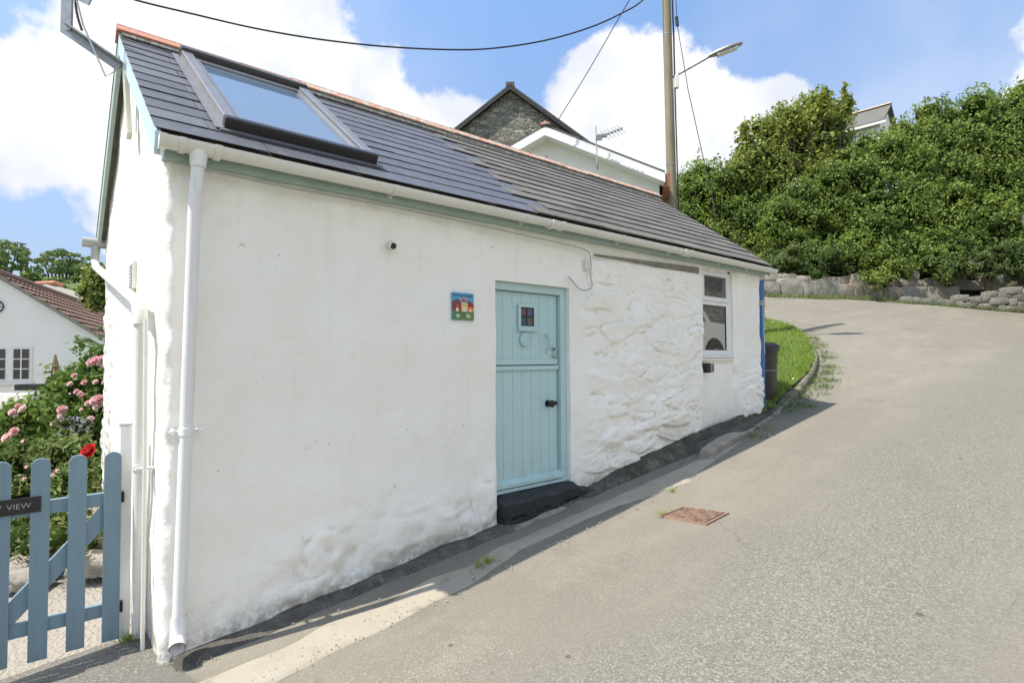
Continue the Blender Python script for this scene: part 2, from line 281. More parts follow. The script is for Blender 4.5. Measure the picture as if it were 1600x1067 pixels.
# glass of windows: mirror-like sheet over a dim interior
def glass(name, tint, rough=.02, ior=1.5, mixf=None):
    m = Mat(name, tint, .6); g = m.N.new('ShaderNodeBsdfGlossy'); g.inputs['Roughness'].default_value = rough; g.inputs['Color'].default_value = (1,1,1,1)
    fr = m.N.new('ShaderNodeFresnel'); fr.inputs['IOR'].default_value = ior; ms = m.N.new('ShaderNodeMixShader'); m.L.new(fr.outputs[0], ms.inputs[0])
    n = m.noise(3, 2); bp = m.N.new('ShaderNodeBump'); bp.inputs['Strength'].default_value = .03; bp.inputs['Distance'].default_value = .01; m.L.new(n, bp.inputs['Height']); m.L.new(bp.outputs[0], g.inputs['Normal'])
    m.L.new(m.b.outputs[0], ms.inputs[1]); m.L.new(g.outputs[0], ms.inputs[2]); m.L.new(ms.outputs[0], m.out.inputs[0]); M[name] = m.m
glass('glass_roof', (.07,.13,.20), .015, 4.5); glass('glass_pane', (.015,.016,.015), .01, 5.0); glass('glass_dark', (.03,.03,.03), .05, 1.6)

# ------------------------------------------------------------------ mesh helpers
def link(name, me, mat, parent=None):
    o = bpy.data.objects.new(name, me); COL.objects.link(o)
    if mat is not None:
        for mm in (mat if isinstance(mat, (list, tuple)) else [mat]): me.materials.append(M[mm] if isinstance(mm, str) else mm)
    if parent: o.parent = parent; o.matrix_parent_inverse = parent_world(parent).inverted()
    return o
def parent_world(p):
    mw = Matrix.LocRotScale(p.location, p.rotation_euler, p.scale)
    if p.parent: mw = parent_world(p.parent) @ p.matrix_parent_inverse @ mw
    return mw
def tag(o, label=None, cat=None, group=None, kind=None):
    if label: o['label'] = label
    if cat: o['category'] = cat
    if group: o['group'] = group
    if kind: o['kind'] = kind
    return o
def empty(name, loc, label, cat, group=None):
    o = bpy.data.objects.new(name, None); COL.objects.link(o); o.location = loc; o.empty_display_size = .2
    return tag(o, label, cat, group)
class MB:
    def __init__(s): s.v = []; s.f = []; s.mi = []; s.cur = 0
    def add(s, vs, fs):
        b = len(s.v); s.v += [tuple(v) for v in vs]; s.f += [tuple(b + i for i in f) for f in fs]; s.mi += [s.cur] * len(fs)
    def box(s, a, b, fr=None):
        """axis box a..b, fr = (origin, ex, ey, ez) frame"""
        vs = [(x, y, z) for x in (a[0], b[0]) for y in (a[1], b[1]) for z in (a[2], b[2])]
        if fr: o, ex, ey, ez = fr; vs = [o + ex * v[0] + ey * v[1] + ez * v[2] for v in vs]
        s.add(vs, [(0,1,3,2),(4,6,7,5),(0,4,5,1),(2,3,7,6),(0,2,6,4),(1,5,7,3)]); return s
    def prism(s, pts, off):
        n = len(pts); off = Vector(off); vs = [Vector(p) for p in pts]; vs += [v + off for v in vs]
        s.add(vs, [tuple(range(n))[::-1], tuple(range(n, 2*n))] + [(i, (i+1) % n, n + (i+1) % n, n + i) for i in range(n)]); return s
    def tube(s, pts, r, seg=10, caps=True):
        pts = [Vector(p) for p in pts]; rs = r if isinstance(r, (list, tuple)) else [r] * len(pts)
        rings = []; prev = None
        for i, p in enumerate(pts):
            t = (pts[min(i+1, len(pts)-1)] - pts[max(i-1, 0)]).normalized()
            if prev is None: u = t.orthogonal().normalized()
            else: u = (prev - t * prev.dot(t)).normalized()
            prev = u; w = t.cross(u)
            rings.append([p + (u * math.cos(2*math.pi*k/seg) + w * math.sin(2*math.pi*k/seg)) * rs[i] for k in range(seg)])
        vs = [v for rg in rings for v in rg]; fs = []
        for i in range(len(pts) - 1):
            for k in range(seg): a = i*seg + k; b = i*seg + (k+1) % seg; fs.append((a, b, b+seg, a+seg))
        if caps: fs += [tuple(range(seg))[::-1], tuple((len(pts)-1)*seg + k for k in range(seg))]
        s.add(vs, fs); return s
    def build(s, name, mat, parent=None, smooth=False, bevel=0, seg=2):
        me = bpy.data.meshes.new(name); me.from_pydata(s.v, [], s.f)
        bm = bmesh.new(); bm.from_mesh(me); bmesh.ops.recalc_face_normals(bm, faces=bm.faces); bm.to_mesh(me); bm.free()
        me.polygons.foreach_set('material_index', s.mi)
        if smooth: me.polygons.foreach_set('use_smooth', [True] * len(me.polygons))
        me.update(); o = link(name, me, mat, parent)
        if bevel:
            md = o.modifiers.new('bevel', 'BEVEL'); md.width = bevel; md.segments = seg; md.limit_method = 'ANGLE'
        if smooth: 
            try: me.set_sharp_from_angle(angle=R(40))
            except Exception: pass
        return o
def npmesh(name, V, F, mat, parent=None, smooth=False):
    V = np.asarray(V, np.float32); F = np.asarray(F, np.int32); k = F.shape[1]
    me = bpy.data.meshes.new(name); me.vertices.add(len(V)); me.vertices.foreach_set('co', V.ravel())
    me.loops.add(F.size); me.loops.foreach_set('vertex_index', F.ravel()); me.polygons.add(len(F)); me.polygons.foreach_set('loop_start', np.arange(0, F.size, k, dtype=np.int32))
    me.update(calc_edges=True); me.validate()
    if smooth: me.polygons.foreach_set('use_smooth', np.ones(len(F), bool))
    return link(name, me, mat, parent)
def grid_faces(nu, nv):
    i = np.arange(nu - 1)[:, None] * nv + np.arange(nv - 1)[None, :]; i = i.ravel()
    return np.stack([i, i + nv, i + nv + 1, i + 1], 1)
def leafmesh(P, Nn, size, asp=.55, tilt=.8):
    """one folded leaf blade (rhombus) per point"""
    n = len(P); Nn = Nn + rng.normal(0, tilt, (n, 3)); Nn /= np.linalg.norm(Nn, axis=1)[:, None] + 1e-9
    a = rng.normal(0, 1, (n, 3)); a -= Nn * (a * Nn).sum(1)[:, None]; a /= np.linalg.norm(a, axis=1)[:, None] + 1e-9
    b = np.cross(Nn, a); s_ = (size * rng.uniform(.6, 1.3, n))[:, None]
    V = np.stack([P - a*s_*.5, P + b*s_*asp*.5 + a*s_*.05, P + a*s_*.55 - Nn*s_*.12, P - b*s_*asp*.5 + a*s_*.05], 1).reshape(-1, 3)
    F = np.arange(4 * n).reshape(-1, 4)
    return V, F
def blob_leaves(blobs, per_m2, depth=.25):
    """points in the outer shell of many blobs ((c), (rx,ry,rz))"""
    PP = []; NN = []
    C = np.array([b[0] for b in blobs]); Rr = np.array([b[1] for b in blobs])
    for c, r in zip(C, Rr):
        n = int(4 * math.pi * np.mean(r)**2 * per_m2); d = rng.normal(0, 1, (n, 3)); d /= np.linalg.norm(d, axis=1)[:, None]
        rad = 1 - depth * rng.random(n)**1.6 + .10 * rng.normal(0, 1, n)*.5
        p = c + d * r * rad[:, None]; keep = np.ones(n, bool)
        for c2, r2 in zip(C, Rr):
            if (c2 == c).all(): continue
            keep &= (((p - c2) / r2)**2).sum(1) > .62
        PP.append(p[keep]); NN.append(d[keep])
    return np.concatenate(PP), np.concatenate(NN)

# ------------------------------------------------------------------ terrain
def sst(a, b, x): t = np.clip((x - a) / (b - a), 0, 1); return t*t*(3 - 2*t)
def ss(a, b, x): t = min(1, max(0, (x-a)/(b-a))); return t*t*(3-2*t)
def hroad(x, y):
    S = sst(7, 17, x)
    yy = y + 2; sp = np.where(yy > 0, yy, 0)
    return .02 + .118*x + .02*np.minimum(y, 0) + .22*sp*S
def sheet(name, xs, ys, hf, mat, label=None, mask=None, kind='structure', smooth=True):
    X, Y = np.meshgrid(xs, ys, indexing='ij'); Z = hf(X, Y); V = np.stack([X, Y, Z], -1).reshape(-1, 3); F = grid_faces(len(xs), len(ys))
    if mask is not None:
        c = V[F].mean(1); F = F[mask(c[:, 0], c[:, 1])]
    o = npmesh(name, V, F, mat, None, smooth); o['kind'] = kind
    if label: o['label'] = label
    return o
def nz2(X, Y, s, amp, seed=0):
    return np.array([noise.noise(Vector((x*s, y*s, seed))) for x, y in zip(np.ravel(X), np.ravel(Y))]).reshape(np.shape(X)) * amp
def ground_h(x, y): return -.6 + .0*x
sheet('ground', np.linspace(-600, 800, 40), np.linspace(-600, 900, 40), lambda x, y: -3.0 + 0*x, 'turf', 'flat green land far below and around the lane')
xs = np.concatenate([np.linspace(-14, -1, 27)[:-1], np.linspace(-1, 8, 121)[:-1], np.linspace(8, 40, 90)])
ys = np.concatenate([np.linspace(-22, -6, 20)[:-1], np.linspace(-6, .6, 90)[:-1], np.linspace(.6, 24, 60)])
def road_h(X, Y): return hroad(X, Y) + nz2(X, Y, .5, .02, 3) + nz2(X, Y, 2.0, .006, 5)
sheet('road', xs, ys, road_h, 'asphalt', 'pale worn asphalt lane climbing past the cottage', mask=lambda x, y: ~((x < -.2) & (y > .10)) & ~((x < 7.3) & (y > .35)))
# darker tarmac patch by the gate
def path_sheet():
    V = []; nu = 130; ysq = np.linspace(-.62, .52, 40)
    for u in np.linspace(0, 1, nu):
        for y in ysq:
            xe = .03 - .22*y if y < 0 else .05; xe += .02*noise.noise(Vector((y*6, 3, 0))); x = -7 + (xe + 7)*(1-(1-u)**2); V.append((x, y, .030 + .085*max(x, -3) + .008*noise.noise(Vector((x*1.5, y*1.5, 9)))))
    o = npmesh('path', V, grid_faces(nu, len(ysq)), 'asphalt_dark', None, True); o['kind'] = 'structure'; o['label'] = 'dark tarmac patch in front of the blue gate'
path_sheet()
sheet('garden_path', np.linspace(-12, .05, 130), np.linspace(.45, 16, 140), lambda X, Y: .024 + .085*np.maximum(X, -3) + nz2(X, Y, 2.5, .02, 11)*sst(.45, .9, Y), 'gravel', 'pale gravel and slab path behind the blue gate', mask=lambda x, y: y > .46)
# concrete channel beside the cottage wall
def chan():
    xs = np.linspace(.02, 7.5, 320); n = 30; V = []
    for x in xs:
        w = -(.58 + .10*math.sin(x*1.7) + .05*noise.noise(Vector((x*2, 0, 0)))) if x < 4.3 else -(.62 - (x-4.3)*.16)
        for j in range(n):
            y = .06 + (w - .06) * j/(n-1)
            z = float(hroad(x, min(y, 0))) + .012 + .012*noise.noise(Vector((x*3, y*3, 1))) - .03*math.exp(-((y+.25)/.1)**2) - .004*(j == n-1)*4
            V.append((x, y, z))
    o = npmesh('pavement', V, grid_faces(len(xs), n), 'concrete', None, True); o['kind'] = 'structure'; o['label'] = 'beige concrete drainage strip along the foot of the wall'
chan()
# raised kerb with light lip, beside the right half of the wall, then round the grass verge
KP = [(5.02,-.47),(5.25,-.40),(5.82,-.33),(6.44,-.26),(7.4,-.11),(8.19,0.),(9.35,.25),(10.34,.49),(11.6,.93),(12.62,1.44),(13.64,2.09),(14.2,3.0),(14.3,4.4),(13.6,6.5),(12.4,9)]
def resample(P, step):
    P = [Vector(p) for p in P]; out = []
    for i in range(len(P) - 1):
        p0 = P[max(i-1, 0)]; p1 = P[i]; p2 = P[i+1]; p3 = P[min(i+2, len(P)-1)]; n = max(2, int((p2-p1).length/step))
        for k in range(n):
            t = k/n; out.append(.5*((2*p1) + (p2-p0)*t + (2*p0-5*p1+4*p2-p3)*t*t + (3*p1-p0-3*p2+p3)*t**3))
    return out + [P[-1]]
m = Mat('kerb_stone', (.36,.33,.27), .95); m.mix(m.rng(m.noise(6, 7, .7), .4, .65), (.24,.215,.17)); m.mix(m.rng(m.sep(0), 7.0, 7.8, 0, .75), (.15,.14,.10)); m.mix(m.math('MULTIPLY', m.rng(m.noise(5, 7, .7), .46, .56), m.rng(m.sep(0), 5.8, 7.6, .2, 1)), (.09,.105,.035)); m.bump(m.noise(18, 7, .7), .9, .015); M['kerb_stone'] = m.m
def kerb():
    pts = resample(KP, .12); V = []
    prof = [(0, -.1), (0, .075), (.02, .10), (.12, .11), (.14, .09), (.14, -.1)]
    for i, p in enumerate(pts):
        a = pts[max(i-1, 0)]; b = pts[min(i+1, len(pts)-1)]; t = (b - a).normalized(); nrm = Vector((-t.y, t.x))
        up = (.85 if p.x < 5.7 else .85 - .55*ss(5.7, 6.3, p.x)) + 1.0*ss(7.3, 8.3, p.x) - .5*ss(10.5, 13, p.x)
        for d, z in prof:
            j = .014*noise.noise(Vector((p.x*2.5, d*9, z*9))); q = p + nrm*(d + j)
            V.append((q.x, q.y, float(hroad(q.x, q.y)) + z*up + j))
    n = len(prof); F = list(grid_faces(len(pts), n)); F = [tuple(f) for f in F] + [tuple(range(n))]
    me = bpy.data.meshes.new('kerb'); me.from_pydata(V, [], F); o = link('kerb', me, 'kerb_stone'); o['kind'] = 'structure'; o['label'] = 'worn concrete kerb curving round the grass verge'
kerb()
KR = resample(KP, .12)
def verge_edge(x):     # y of the kerb at x
    best = 99
    for p in KR:
        if abs(p.x - x) < .15 and p.y < best: best = p.y
    return best
def footway():
    # strip between kerb and wall: dark rough fill
    V = []; pts = [p for p in KR if p.x < 7.9]; n = 8
    for p in pts:
        for j in range(n):
            y = p.y + .05 + (.12 - p.y - .05)*j/(n-1); V.append((p.x, y, float(hroad(p.x, 0)) + (.05 + .03*(j/(n-1)))*ss(5.0, 5.35, p.x) - .02*(1-ss(5.0, 5.35, p.x)) + .012*noise.noise(Vector((p.x*4, y*4, 0)))))
    o = npmesh('footway', V, grid_faces(len(pts), n), 'grime', None, True); o['kind'] = 'structure'; o['label'] = 'dark rough strip between kerb and cottage wall'
footway()
def verge():
    pts = [p for p in KR if p.x > 7.0]; V = []; n = 26
    inner = Vector((8.2, 6.5))
    for i, p in enumerate(pts):
        q0 = p + (Vector((7.45, 1.2 + 6*i/len(pts))) - p).normalized()*.1; q1 = Vector((7.0, .4 + 9*i/len(pts)))
        for j in range(n):
            t = j/(n-1); q = q0.lerp(q1, t); z = float(hroad(q.x, q.y)) + .09 + .09*ss(7.3, 8.3, p.x) - .05*ss(10.5, 13, p.x) + .30*float(sst(0, .6, t)) + .03*noise.noise(Vector((q.x, q.y, 2)))
            V.append((q.x, q.y, z))
    o = npmesh('verge', V, grid_faces(len(pts), n), 'turf', None, True); o['kind'] = 'structure'; o['label'] = 'raised grassy verge beside the bin'
    return np.array(V), grid_faces(len(pts), n)
VV, VF = verge()
def sample_tris(V, F, n):
    q = V[F]; A = np.linalg.norm(np.cross(q[:,1]-q[:,0], q[:,3]-q[:,0]), axis=1); i = rng.choice(len(F), n, p=A/A.sum()); u = rng.random((n,1)); v = rng.random((n,1))
    a = q[i]; return a[:,0]*(1-u)*(1-v) + a[:,1]*u*(1-v) + a[:,2]*u*v + a[:,3]*(1-u)*v
def blades(name, P, hgt, wid, mat, label, spread=.35):
    n = len(P); h = hgt*rng.uniform(.5, 1.4, (n,1)); a = rng.uniform(0, 2*np.pi, n); d = np.stack([np.cos(a), np.sin(a), 0*a], 1)*wid/2
    ln = np.stack([rng.normal(0, spread, n), rng.normal(0, spread, n), np.ones(n)], 1)
    V = np.stack([P-d, P+d, P+ln*h], 1).reshape(-1, 3); o = npmesh(name, V, np.arange(3*n).reshape(-1, 3), mat); o['kind'] = 'stuff'; o['label'] = label; o['category'] = 'grass'; return o
P = sample_tris(VV, VF, 60000); blades('grass', P, .07, .012, 'grass_blade', 'short bright green grass covering the raised verge')

# ------------------------------------------------------------------ the cottage
Lw, Ww, Hw = 7.19, 3.5, 2.87
RY, RZ = 1.75, 4.34         # ridge
EY, EZ = -.13, 2.965        # eave edge of the slates
cot = empty('cottage', (0, 0, 0), 'small old whitewashed cottage with slate roof and pale blue stable door', 'cottage')
OPEN = [(2.40, 3.30, .36, 2.37), (5.66, 6.43, 1.69, 2.83)]
def vor(x, z, sx, sz, seed):
    p = Vector((x*sx, seed, z*sz)); d, pts = noise.voronoi(p, distance_metric='DISTANCE', exponent=2.5); h = noise.cell(pts[0]*7.3); return d[0], d[1], h
def ss(a, b, x): t = min(1, max(0, (x-a)/(b-a))); return t*t*(3-2*t)
def relief(x, z):
    """how far the front face stands out from y = 0"""
    n1 = noise.noise(Vector((x*1.1, 0, z*1.3))); n2 = noise.noise(Vector((x*4, 3, z*4.5))); n3 = noise.noise(Vector((x*13, 5, z*14)))
    n4 = noise.noise(Vector((x*2.3, 13, z*2.0))); r = .012*n1 + .007*n2 + .0022*n3 + .006*n4
    wx = x + .07*noise.noise(Vector((x*3, 1, z*5))); wz = z + .06*noise.noise(Vector((x*2.5, 7, z*3)))
    g = .02 + .116*x
    top = 2.665 + .02*(x-3.5)
    m = ss(3.40, 3.62, wx) * (1 - ss(5.58, 5.63, wx + .35*max(0, 1.1-z)*(z < 1.1)*0)) * (1 - ss(top, top+.03, z))
    m2 = ss(6.56, 6.66, wx) * (1 - ss(1.45, 1.62, z)) + .25*ss(6.50, 6.58, wx)
    if m > 0 or m2 > 0:
        d0, d1, hh = vor(wx, wz, 2.5, 7.4, 4.2); e = ss(.0, .13, d1-d0); dd0, dd1, h2 = vor(wx+5, wz, 8, 13, 9.1); e2 = ss(0, .25, dd1-dd0); tilt = (wz*6.8 % 1.0)
        lump = noise.noise(Vector((x*2.2, 11, z*3.4)))
        strength = .45 + .55*ss(-.2, .2, noise.noise(Vector((x*1.2, 21, z*1.5))) + .18*(1.5-z))
        st = (.034*e*(.15+.85*hh) + .011*e2*(.3+.7*h2) + .030*lump + .008*noise.noise(Vector((x*9, 77, z*14)))) * strength
        # undercut ledges
        led = (wz*4.6 + .8*noise.noise(Vector((x*1.5, 31, z)))) % 1.0
        st += .026*strength*(led if led < .85 else (1-led)*5.6)*ss(-.1, .25, noise.noise(Vector((x*1.3, 41, z*2.5))))
        r += m*(.02 + st) + min(1, m2)*(.012 + st*.9)
    # plaster lumps low on the left
    m3 = ss(.25, .9, x) * (1-ss(2.35, 2.42, x)) * (1 - ss(.25, .62, z-g))
    if m3 > 0:
        d0, d1, hh = vor(wx, wz, 3.6, 5.5, 1.2); r += m3*(.020*ss(0, .3, d1-d0)*(.2+.8*hh) + .020*noise.noise(Vector((x*3.5, 2, z*5))) + .016*noise.noise(Vector((x*8, 2, z*9))))
    m4 = (1 - ss(0, .55, z-g)) * (x < 2.4)
    r += .03*m4
    # flat recess under the window
    rec = ss(5.62, 5.68, wx) * (1-ss(6.44, 6.50, wx)) * (1-ss(1.62, 1.68, z)); r -= .045*rec
    r -= .03*ss(6.42, 6.44, x)*(1-ss(6.50, 6.56, x))*ss(1.6, 1.7, z)
    if x < 1.4 and z < .9:
        d = math.sqrt(((x-.95)/.17)**2 + ((z-.43)/.16)**2) + .45*noise.noise(Vector((x*5, 8, z*6))); r += .026*(1-ss(.55, 1.10, d))
        d = math.sqrt(((x-1.0)/.3)**2 + ((z-.20)/.10)**2) + .7*noise.noise(Vector((x*6, 9, z*7))); r += .022*(1-ss(.6, 1.1, d))
    # frayed edge of render next to the door head
    return r
def gable_relief(y, z):
    r = .012*noise.noise(Vector((20, y*1.5, z*1.3))) + .006*noise.noise(Vector((25, y*5, z*4)))+ .003*noise.noise(Vector((25, y*14, z*14)))
    m = ss(2.3, 2.9, y + .3*noise.noise(Vector((0, y*2, z*2)))) * (1-ss(2.2, 2.6, z))
    if m > 0: d0, d1, hh = vor(y, z, 7, 8, 3.3); r += m*(.018*ss(0, .3, d1-d0)*hh + .01*noise.noise(Vector((3, y*15, z*15))))
    return r
def wall_mesh():
    zs = list(np.arange(-.35, 2.87, .016)) + [2.87]
    xs = list(np.arange(.06, 3.39, .0225)) + list(np.arange(3.39, 5.70, .013)) + list(np.arange(5.70, 7.13, .018)) + [7.13]
    for (a, b, c, d) in OPEN:
        for v in (a, b): i = int(np.argmin([abs(q - v) for q in xs])); xs[i] = v
        for v in (c, d): i = int(np.argmin([abs(q - v) for q in zs])); zs[i] = v
    gz = list(np.arange(2.90, 4.30, .05))
    cols = []    # (base point, normal, s, kind)
    for y in np.arange(Ww, .05, -.05): cols.append((Vector((0, y)), Vector((-1, 0)), 'L', y))
    for k in range(0, 7): a = k/6*math.pi/2; n = Vector((-math.cos(a), -math.sin(a))); cols.append((Vector((.05, .05)) + n*.05, n, 'C', a))
    for x in xs: cols.append((Vector((x, 0)), Vector((0, -1)), 'F', x))
    for k in range(0, 7): a = k/6*math.pi/2; n = Vector((math.sin(a), -math.cos(a))); cols.append((Vector((7.14, .05)) + n*.05, n, 'C2', a))
    for y in np.arange(.1, Ww+.01, .1): cols.append((Vector((Lw, y)), Vector((1, 0)), 'R', y))
    for x in np.arange(Lw-.2, .1, -.3): cols.append((Vector((x, Ww)), Vector((0, 1)), 'B', x))
    cols.append((Vector((0, Ww)), Vector((-1, 0)), 'L', Ww))
    bm = bmesh.new(); allz = zs + gz; G = []
    for (p, n, k, s) in cols:
        top = EZ - .03 + (RZ - EZ) * max(0, (p.y - EY)) / (RY - EY) if p.y <= RY else EZ - .03 + (RZ-EZ) * max(0, (2*RY - EY - p.y)) / (RY - EY)
        col = []
        for z in allz:
            zz = z if z <= 2.87 else min(z, max(2.87, top))
            if k == 'F': r = relief(s, zz); tw = 1.0
            elif k == 'L': r = gable_relief(s, zz)
            elif k == 'C': r = (gable_relief(0, zz)*(math.cos(s)) + relief(.06, zz)*math.sin(s)) + .012*noise.noise(Vector((s, 50, zz*7)))
            elif k == 'C2': r = relief(7.13, zz)*math.cos(s) + .02*noise.noise(Vector((s, 60, zz*4)))
            else: r = .01
            q = p + n*r; col.append(bm.verts.new((q.x, q.y, zz)))
        G.append(col)
    nF = len(zs)
    for i in range(len(cols)-1):
        a, b = cols[i], cols[i+1]
        for j in range(len(allz)-1):
            if a[2] == 'F' and b[2] == 'F':
                xm = (a[3]+b[3])/2; zm = (allz[j]+allz[j+1])/2
                if any(o[0] < xm < o[1] and o[2] < zm < o[3] for o in OPEN): continue
            vs = [G[i][j], G[i+1][j], G[i+1][j+1], G[i][j+1]]
            if j >= nF-1:
                if (vs[0].co - vs[3].co).length < 1e-5 and (vs[1].co - vs[2].co).length < 1e-5: continue
            try: bm.faces.new(vs)
            except ValueError: pass
    bm.normal_update()
    # reveals: pull hole edges inward
    es = []
    for e in bm.edges:
        if len(e.link_faces) == 1:
            m_ = (e.verts[0].co + e.verts[1].co)/2
            if m_.y < .1 and any(o[0]-.02 < m_.x < o[1]+.02 and o[2]-.02 < m_.z < o[3]+.02 for o in OPEN): es.append(e)
    for depth in (.035, .10, .18):
        ret = bmesh.ops.extrude_edge_only(bm, edges=es); nv = [v for v in ret['geom'] if isinstance(v, bmesh.types.BMVert)]
        for v in nv:
            v.co.y = depth
            if depth > .09:
                for o in OPEN:
                    if o[0]-.03 < v.co.x < o[1]+.03 and o[2]-.03 < v.co.z < o[3]+.03:
                        pass
        es = [e for e in ret['geom'] if isinstance(e, bmesh.types.BMEdge) and len(e.link_faces) == 1]
    bmesh.ops.remove_doubles(bm, verts=bm.verts, dist=1e-5); bmesh.ops.recalc_face_normals(bm, faces=bm.faces)
    me = bpy.data.meshes.new('wall'); bm.to_mesh(me); bm.free(); me.polygons.foreach_set('use_smooth', [True]*len(me.polygons)); 
    try: me.set_sharp_from_angle(angle=R(55))
    except Exception: pass
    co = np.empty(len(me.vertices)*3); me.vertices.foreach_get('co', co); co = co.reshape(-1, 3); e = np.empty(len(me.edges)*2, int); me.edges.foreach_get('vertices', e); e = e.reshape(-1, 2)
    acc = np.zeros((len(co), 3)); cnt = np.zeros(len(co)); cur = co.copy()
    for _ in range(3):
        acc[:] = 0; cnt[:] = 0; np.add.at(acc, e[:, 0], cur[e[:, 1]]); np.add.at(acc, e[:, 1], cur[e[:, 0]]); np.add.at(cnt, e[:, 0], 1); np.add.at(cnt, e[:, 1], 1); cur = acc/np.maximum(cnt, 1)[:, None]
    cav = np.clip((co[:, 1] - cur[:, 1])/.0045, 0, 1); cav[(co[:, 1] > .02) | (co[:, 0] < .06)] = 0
    at_ = me.attributes.new('crevice', 'FLOAT', 'POINT'); at_.data.foreach_set('value', cav.astype(np.float32))  # mask of the hollows that get the painted shadow colour
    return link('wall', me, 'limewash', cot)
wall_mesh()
# black skirting fillet at the foot of the wall on the right half
def skirt():
    bm = MB(); xs = np.arange(3.36, 7.22, .05); V = []
    prof = lambda x: [(-.0, .13 + .02*noise.noise(Vector((x*2, 9, 9)))), (-.045, .12), (-.09, .06), (-.16, .0), (-.20, -.06)]
    for x in xs:
        g = float(hroad(x, 0)); k = ss(3.36, 4.4, x)*.8 + .2; up = .0 if x < 5 else .02
        for (y, z) in prof(x): V.append((x, y*(.7+.3*k)*(1-.72*ss(4.9, 6.9, x)) - .02 + .012*ss(4.9, 6.9, x) - .012*noise.noise(Vector((x*3, z*8, 0))), g + z*k*1.0 + .006 + .02*ss(4.8, 5.4, x)))
    npmesh('plinth', V, grid_faces(len(xs), 5), 'tar', cot, True)
    V = []; xs = np.arange(.05, 2.45, .05)
    for x in xs:
        g = float(hroad(x, 0))
        for (y, z) in [(0, .035), (-.05, .03), (-.10, .012), (-.16, -.03)]: V.append((x, y - .03 - .01*noise.noise(Vector((x*5, z*8, 0))), g + z*(.7 + .6*noise.noise(Vector((x*3, 4, 0)))) + .012))
    npmesh('plinth', V, grid_faces(len(xs), 4), 'grime', cot, True)
skirt()
# doorstep : lumpy block painted black
def step():
    bm = bmesh.new(); bmesh.ops.create_cube(bm, size=1); bmesh.ops.subdivide_edges(bm, edges=bm.edges, cuts=14, use_grid_fill=True)
    for v in bm.verts:
        c = v.co.copy(); x = 2.40 + (c.x+.5)*1.10; z0 = float(hroad(x, 0)) - .06; z1 = .548 if x < 3.3 else .50; z = z0 + (c.z+.5)*(z1-z0); y = -.115 + (c.y+.5)*.33
        k = max(0, abs(c.x)*2-.75)*.3; y += k*.25 if c.y < 0 else 0; z -= (k*.25 + max(0, -c.y*2-.6)*.10)*(c.z > 0)
        v.co = Vector((x, y, z)) + Vector((.01, .022, .014)) * noise.noise(Vector((x*5, y*5, z*6)))
    me = bpy.data.meshes.new('doorstep'); bm.to_mesh(me); bm.free(); me.polygons.foreach_set('use_smooth', [True]*len(me.polygons)); link('doorstep', me, 'black_paint', cot)
step()
# lintel board strip over the stone panel
MB().prism([(3.66, -.024, 2.722), (5.56, -.024, 2.712), (5.56, -.024, 2.795), (4.6, -.024, 2.765), (3.66, -.024, 2.735)], (0, .05, 0)).build('lintel', 'grey_timber', cot, bevel=.003)

